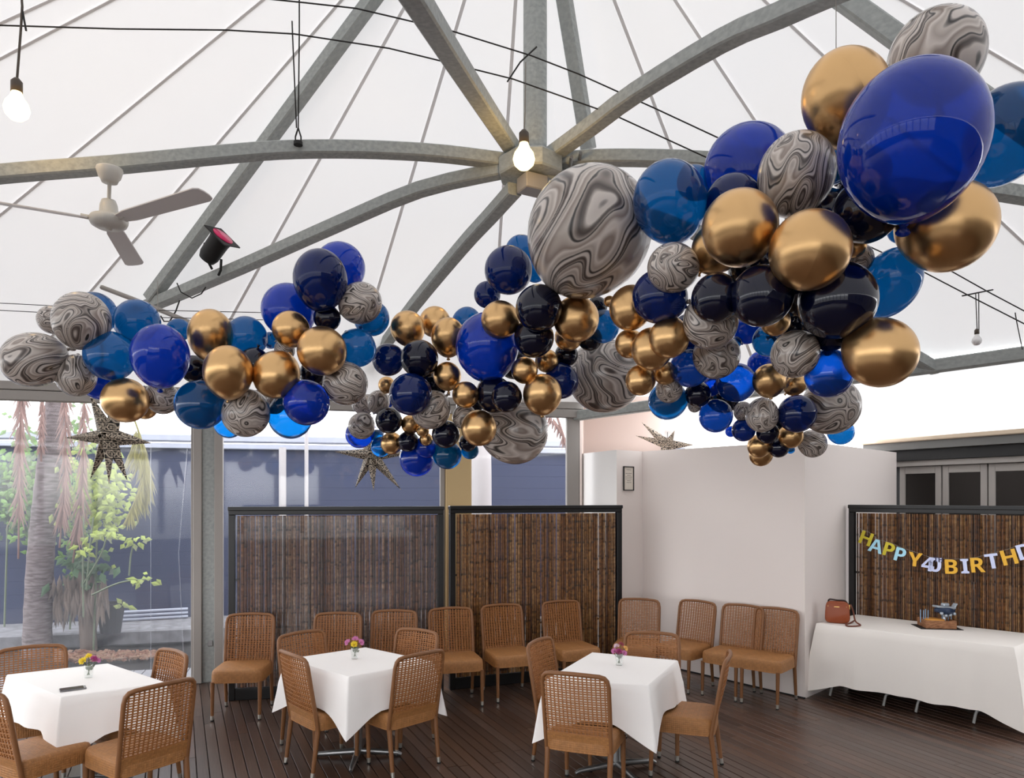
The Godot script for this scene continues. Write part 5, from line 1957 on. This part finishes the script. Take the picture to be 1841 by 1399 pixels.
	for q in [[0, 0.105, 0.27, 0.012], [0, -0.105, 0.27, 0.012], [0.129, 0, 0.012, 0.198], [-0.129, 0, 0.012, 0.198]]:
		box_at(s, Vector3(q[0], 0.042, q[1]), Vector3(q[2], 0.066, q[3]), 0.003)
	obj("crate", s, M.crate_wood, cb)
	s = st(); box_at(s, Vector3(0, -0.0015, 0), Vector3(0.37, 0.006, 0.27), 0.002)
	var tray = obj("dark_tray", s, M.charcoal)
	tag(tray, "thin dark tray under the wooden cake box", "tray")
	tray.transform = Transform3D(Basis(Vector3.UP, turn + 0.62), cp + Vector3(0, 0.003, 0))
	cb.position.y += 0.005
	s = st(); lathe(s, [Vector2(0, 0.0), Vector2(0.088, 0.0), Vector2(0.09, 0.055), Vector2(0.082, 0.065), Vector2(0, 0.067)], 26, Transform3D(Basis(), Vector3(-0.02, 0.012, 0)))
	var cake = obj("cake", s, M.cake_gold)
	tag(cake, "round golden cake inside the wooden box", "cake")
	cake.transform = cb.transform
	# silver-blue model on top, canted
	var tp = thing("cake_topper", "silver and blue winged model standing on the cake", "cake topper", at(1699, 1098, (cp - Vector3(0, 0, 0)).z * -1.0), 0.25)
	s = st()
	tube(s, curve([Vector3(-0.115, 0.005, 0), Vector3(-0.07, 0.01, 0), Vector3(0.0, 0.0, 0.01), Vector3(0.07, -0.01, 0), Vector3(0.115, 0.012, 0)], 4), [0.012, 0.02, 0.026, 0.03, 0.034, 0.037, 0.04, 0.041, 0.042, 0.042, 0.04, 0.037, 0.033, 0.028, 0.022, 0.016, 0.01], 12)
	obj("hull", s, M.topper_blue, tp)
	s = st()
	bevel_box(s, Transform3D(Basis(Vector3(0, 0, 1), -0.10), Vector3(-0.01, 0.036, 0)), Vector3(0.22, 0.018, 0.075), 0.006)
	box_at(s, Vector3(0.0, 0.058, 0), Vector3(0.07, 0.03, 0.05), 0.01)
	bevel_box(s, Transform3D(Basis(Vector3(0, 0, 1), 0.9), Vector3(0.095, 0.04, 0.01)), Vector3(0.07, 0.014, 0.05), 0.005)
	obj("wing", s, M.topper_silver, tp)
	s = st()
	for q in [[-0.07, -0.02], [-0.02, -0.045], [0.03, -0.04], [0.08, -0.03]]:
		lathe(s, [Vector2(0, -0.016), Vector2(0.014, -0.012), Vector2(0.017, 0), Vector2(0.014, 0.012), Vector2(0, 0.016)], 10, Transform3D(Basis(), Vector3(q[0], q[1], 0.03)))
	tube(s, [Vector3(0.0, -0.03, 0), Vector3(-0.01, -0.095, 0)], 0.016, 8)
	obj("undercarriage", s, M.topper_silver, tp)
	var k := 0
	for q in [[1655, 1096, 1115], [1660.5, 1097, 1116], [1664, 1095, 1113], [1668.5, 1097, 1113], [1694, 1103, 1120], [1700, 1103, 1119], [1705, 1100, 1118], [1710, 1100, 1117]]:
		s = st()
		var d = -cp.z + 0.02
		tube(s, [at(q[0], q[2] + 4, d), at(q[0], q[1], d)], 0.004, 8)
		var o = obj("candle", s, M.candle_blue)
		tag(o, ["leftmost pale blue candle on the cake", "second pale blue candle from the left on the cake", "third pale blue candle from the left on the cake", "fourth pale blue candle, last of the left bunch on the cake", "first candle of the bunch before the winged model", "second candle of the bunch before the winged model", "third candle of the bunch before the winged model", "rightmost candle of the bunch before the winged model"][k], "candle", "candles on the cake")
		k += 1

# ---- balloons -----------------------------------------------------------
func build_balloons():
	# a unit balloon, crown up, drawn in to the neck below
	var s = st()
	var prof = [Vector2(0.0, -1.16), Vector2(0.045, -1.16), Vector2(0.06, -1.13)]
	for k in range(1, 25):
		var th = PI * (1.0 - float(k) / 24.0)
		var y = cos(th)
		var r = sin(th)
		if y < 0:
			r *= 1.0 - 0.10 * y * y
			y *= 1.10
		if k == 24:
			r = 0.0
		prof.append(Vector2(max(r, 0.0), y))
	lathe(s, prof, 36)
	var ball = done(s)
	s = st()
	lathe(s, [Vector2(0.0, -1.30), Vector2(0.10, -1.30), Vector2(0.115, -1.27), Vector2(0.07, -1.22), Vector2(0.05, -1.19), Vector2(0.075, -1.16), Vector2(0.05, -1.13), Vector2(0.0, -1.13)], 12)
	var knot = done(s)
	var r := RandomNumberGenerator.new()
	r.seed = 3
	var i := 0
	for b in BALLOONS:
		var d = b[4]
		var c = at(b[1], b[2], d)
		var rad = b[3] * d / F
		var e = b[5]
		var sight = (c - Vector3(0, EYE, 0)).normalized()
		var neck: Vector3
		if e > 1.0:
			neck = (Vector3(b[6], -b[7], 0).normalized() + sight * 0.75).normalized()
		elif b[6] != 0 or b[7] != 0:
			neck = (Vector3(b[6], -b[7], 0).normalized() + sight * 0.6).normalized()
		else:
			# towards the middle of the balloons it is tied among
			var sum := Vector3.ZERO
			for o in BALLOONS:
				var q = at(o[1], o[2], o[4])
				var gap = q.distance_to(c)
				if gap > 0.001 and gap < rad + o[3] * o[4] / F + 0.12:
					sum += (q - c).normalized()
			neck = (sum.normalized() + sight * 0.35 + Vector3(r.randf_range(-0.1, 0.1), r.randf_range(-0.1, 0.1), 0)).normalized()
		var y = -neck
		var x = y.cross(Vector3(0.2, 0.9, 0.35)).normalized()
		var bas = Basis(x, y, x.cross(y)) * Basis(Vector3.UP, r.randf() * TAU)
		var key = "balloon_" + b[0]
		if b[0] == "M":
			key += str(i % 3)
		var o = put("balloon", ball, M[key])
		o.transform = Transform3D(bas * Basis.from_scale(Vector3(rad, rad * e, rad)), c + y * rad * (0.07 if e > 1.0 else 0.0))
		tag(o, b[8], "balloon", BALLOON_GROUPS[b[9]])
		put("knot", knot, M[key], o)
		i += 1
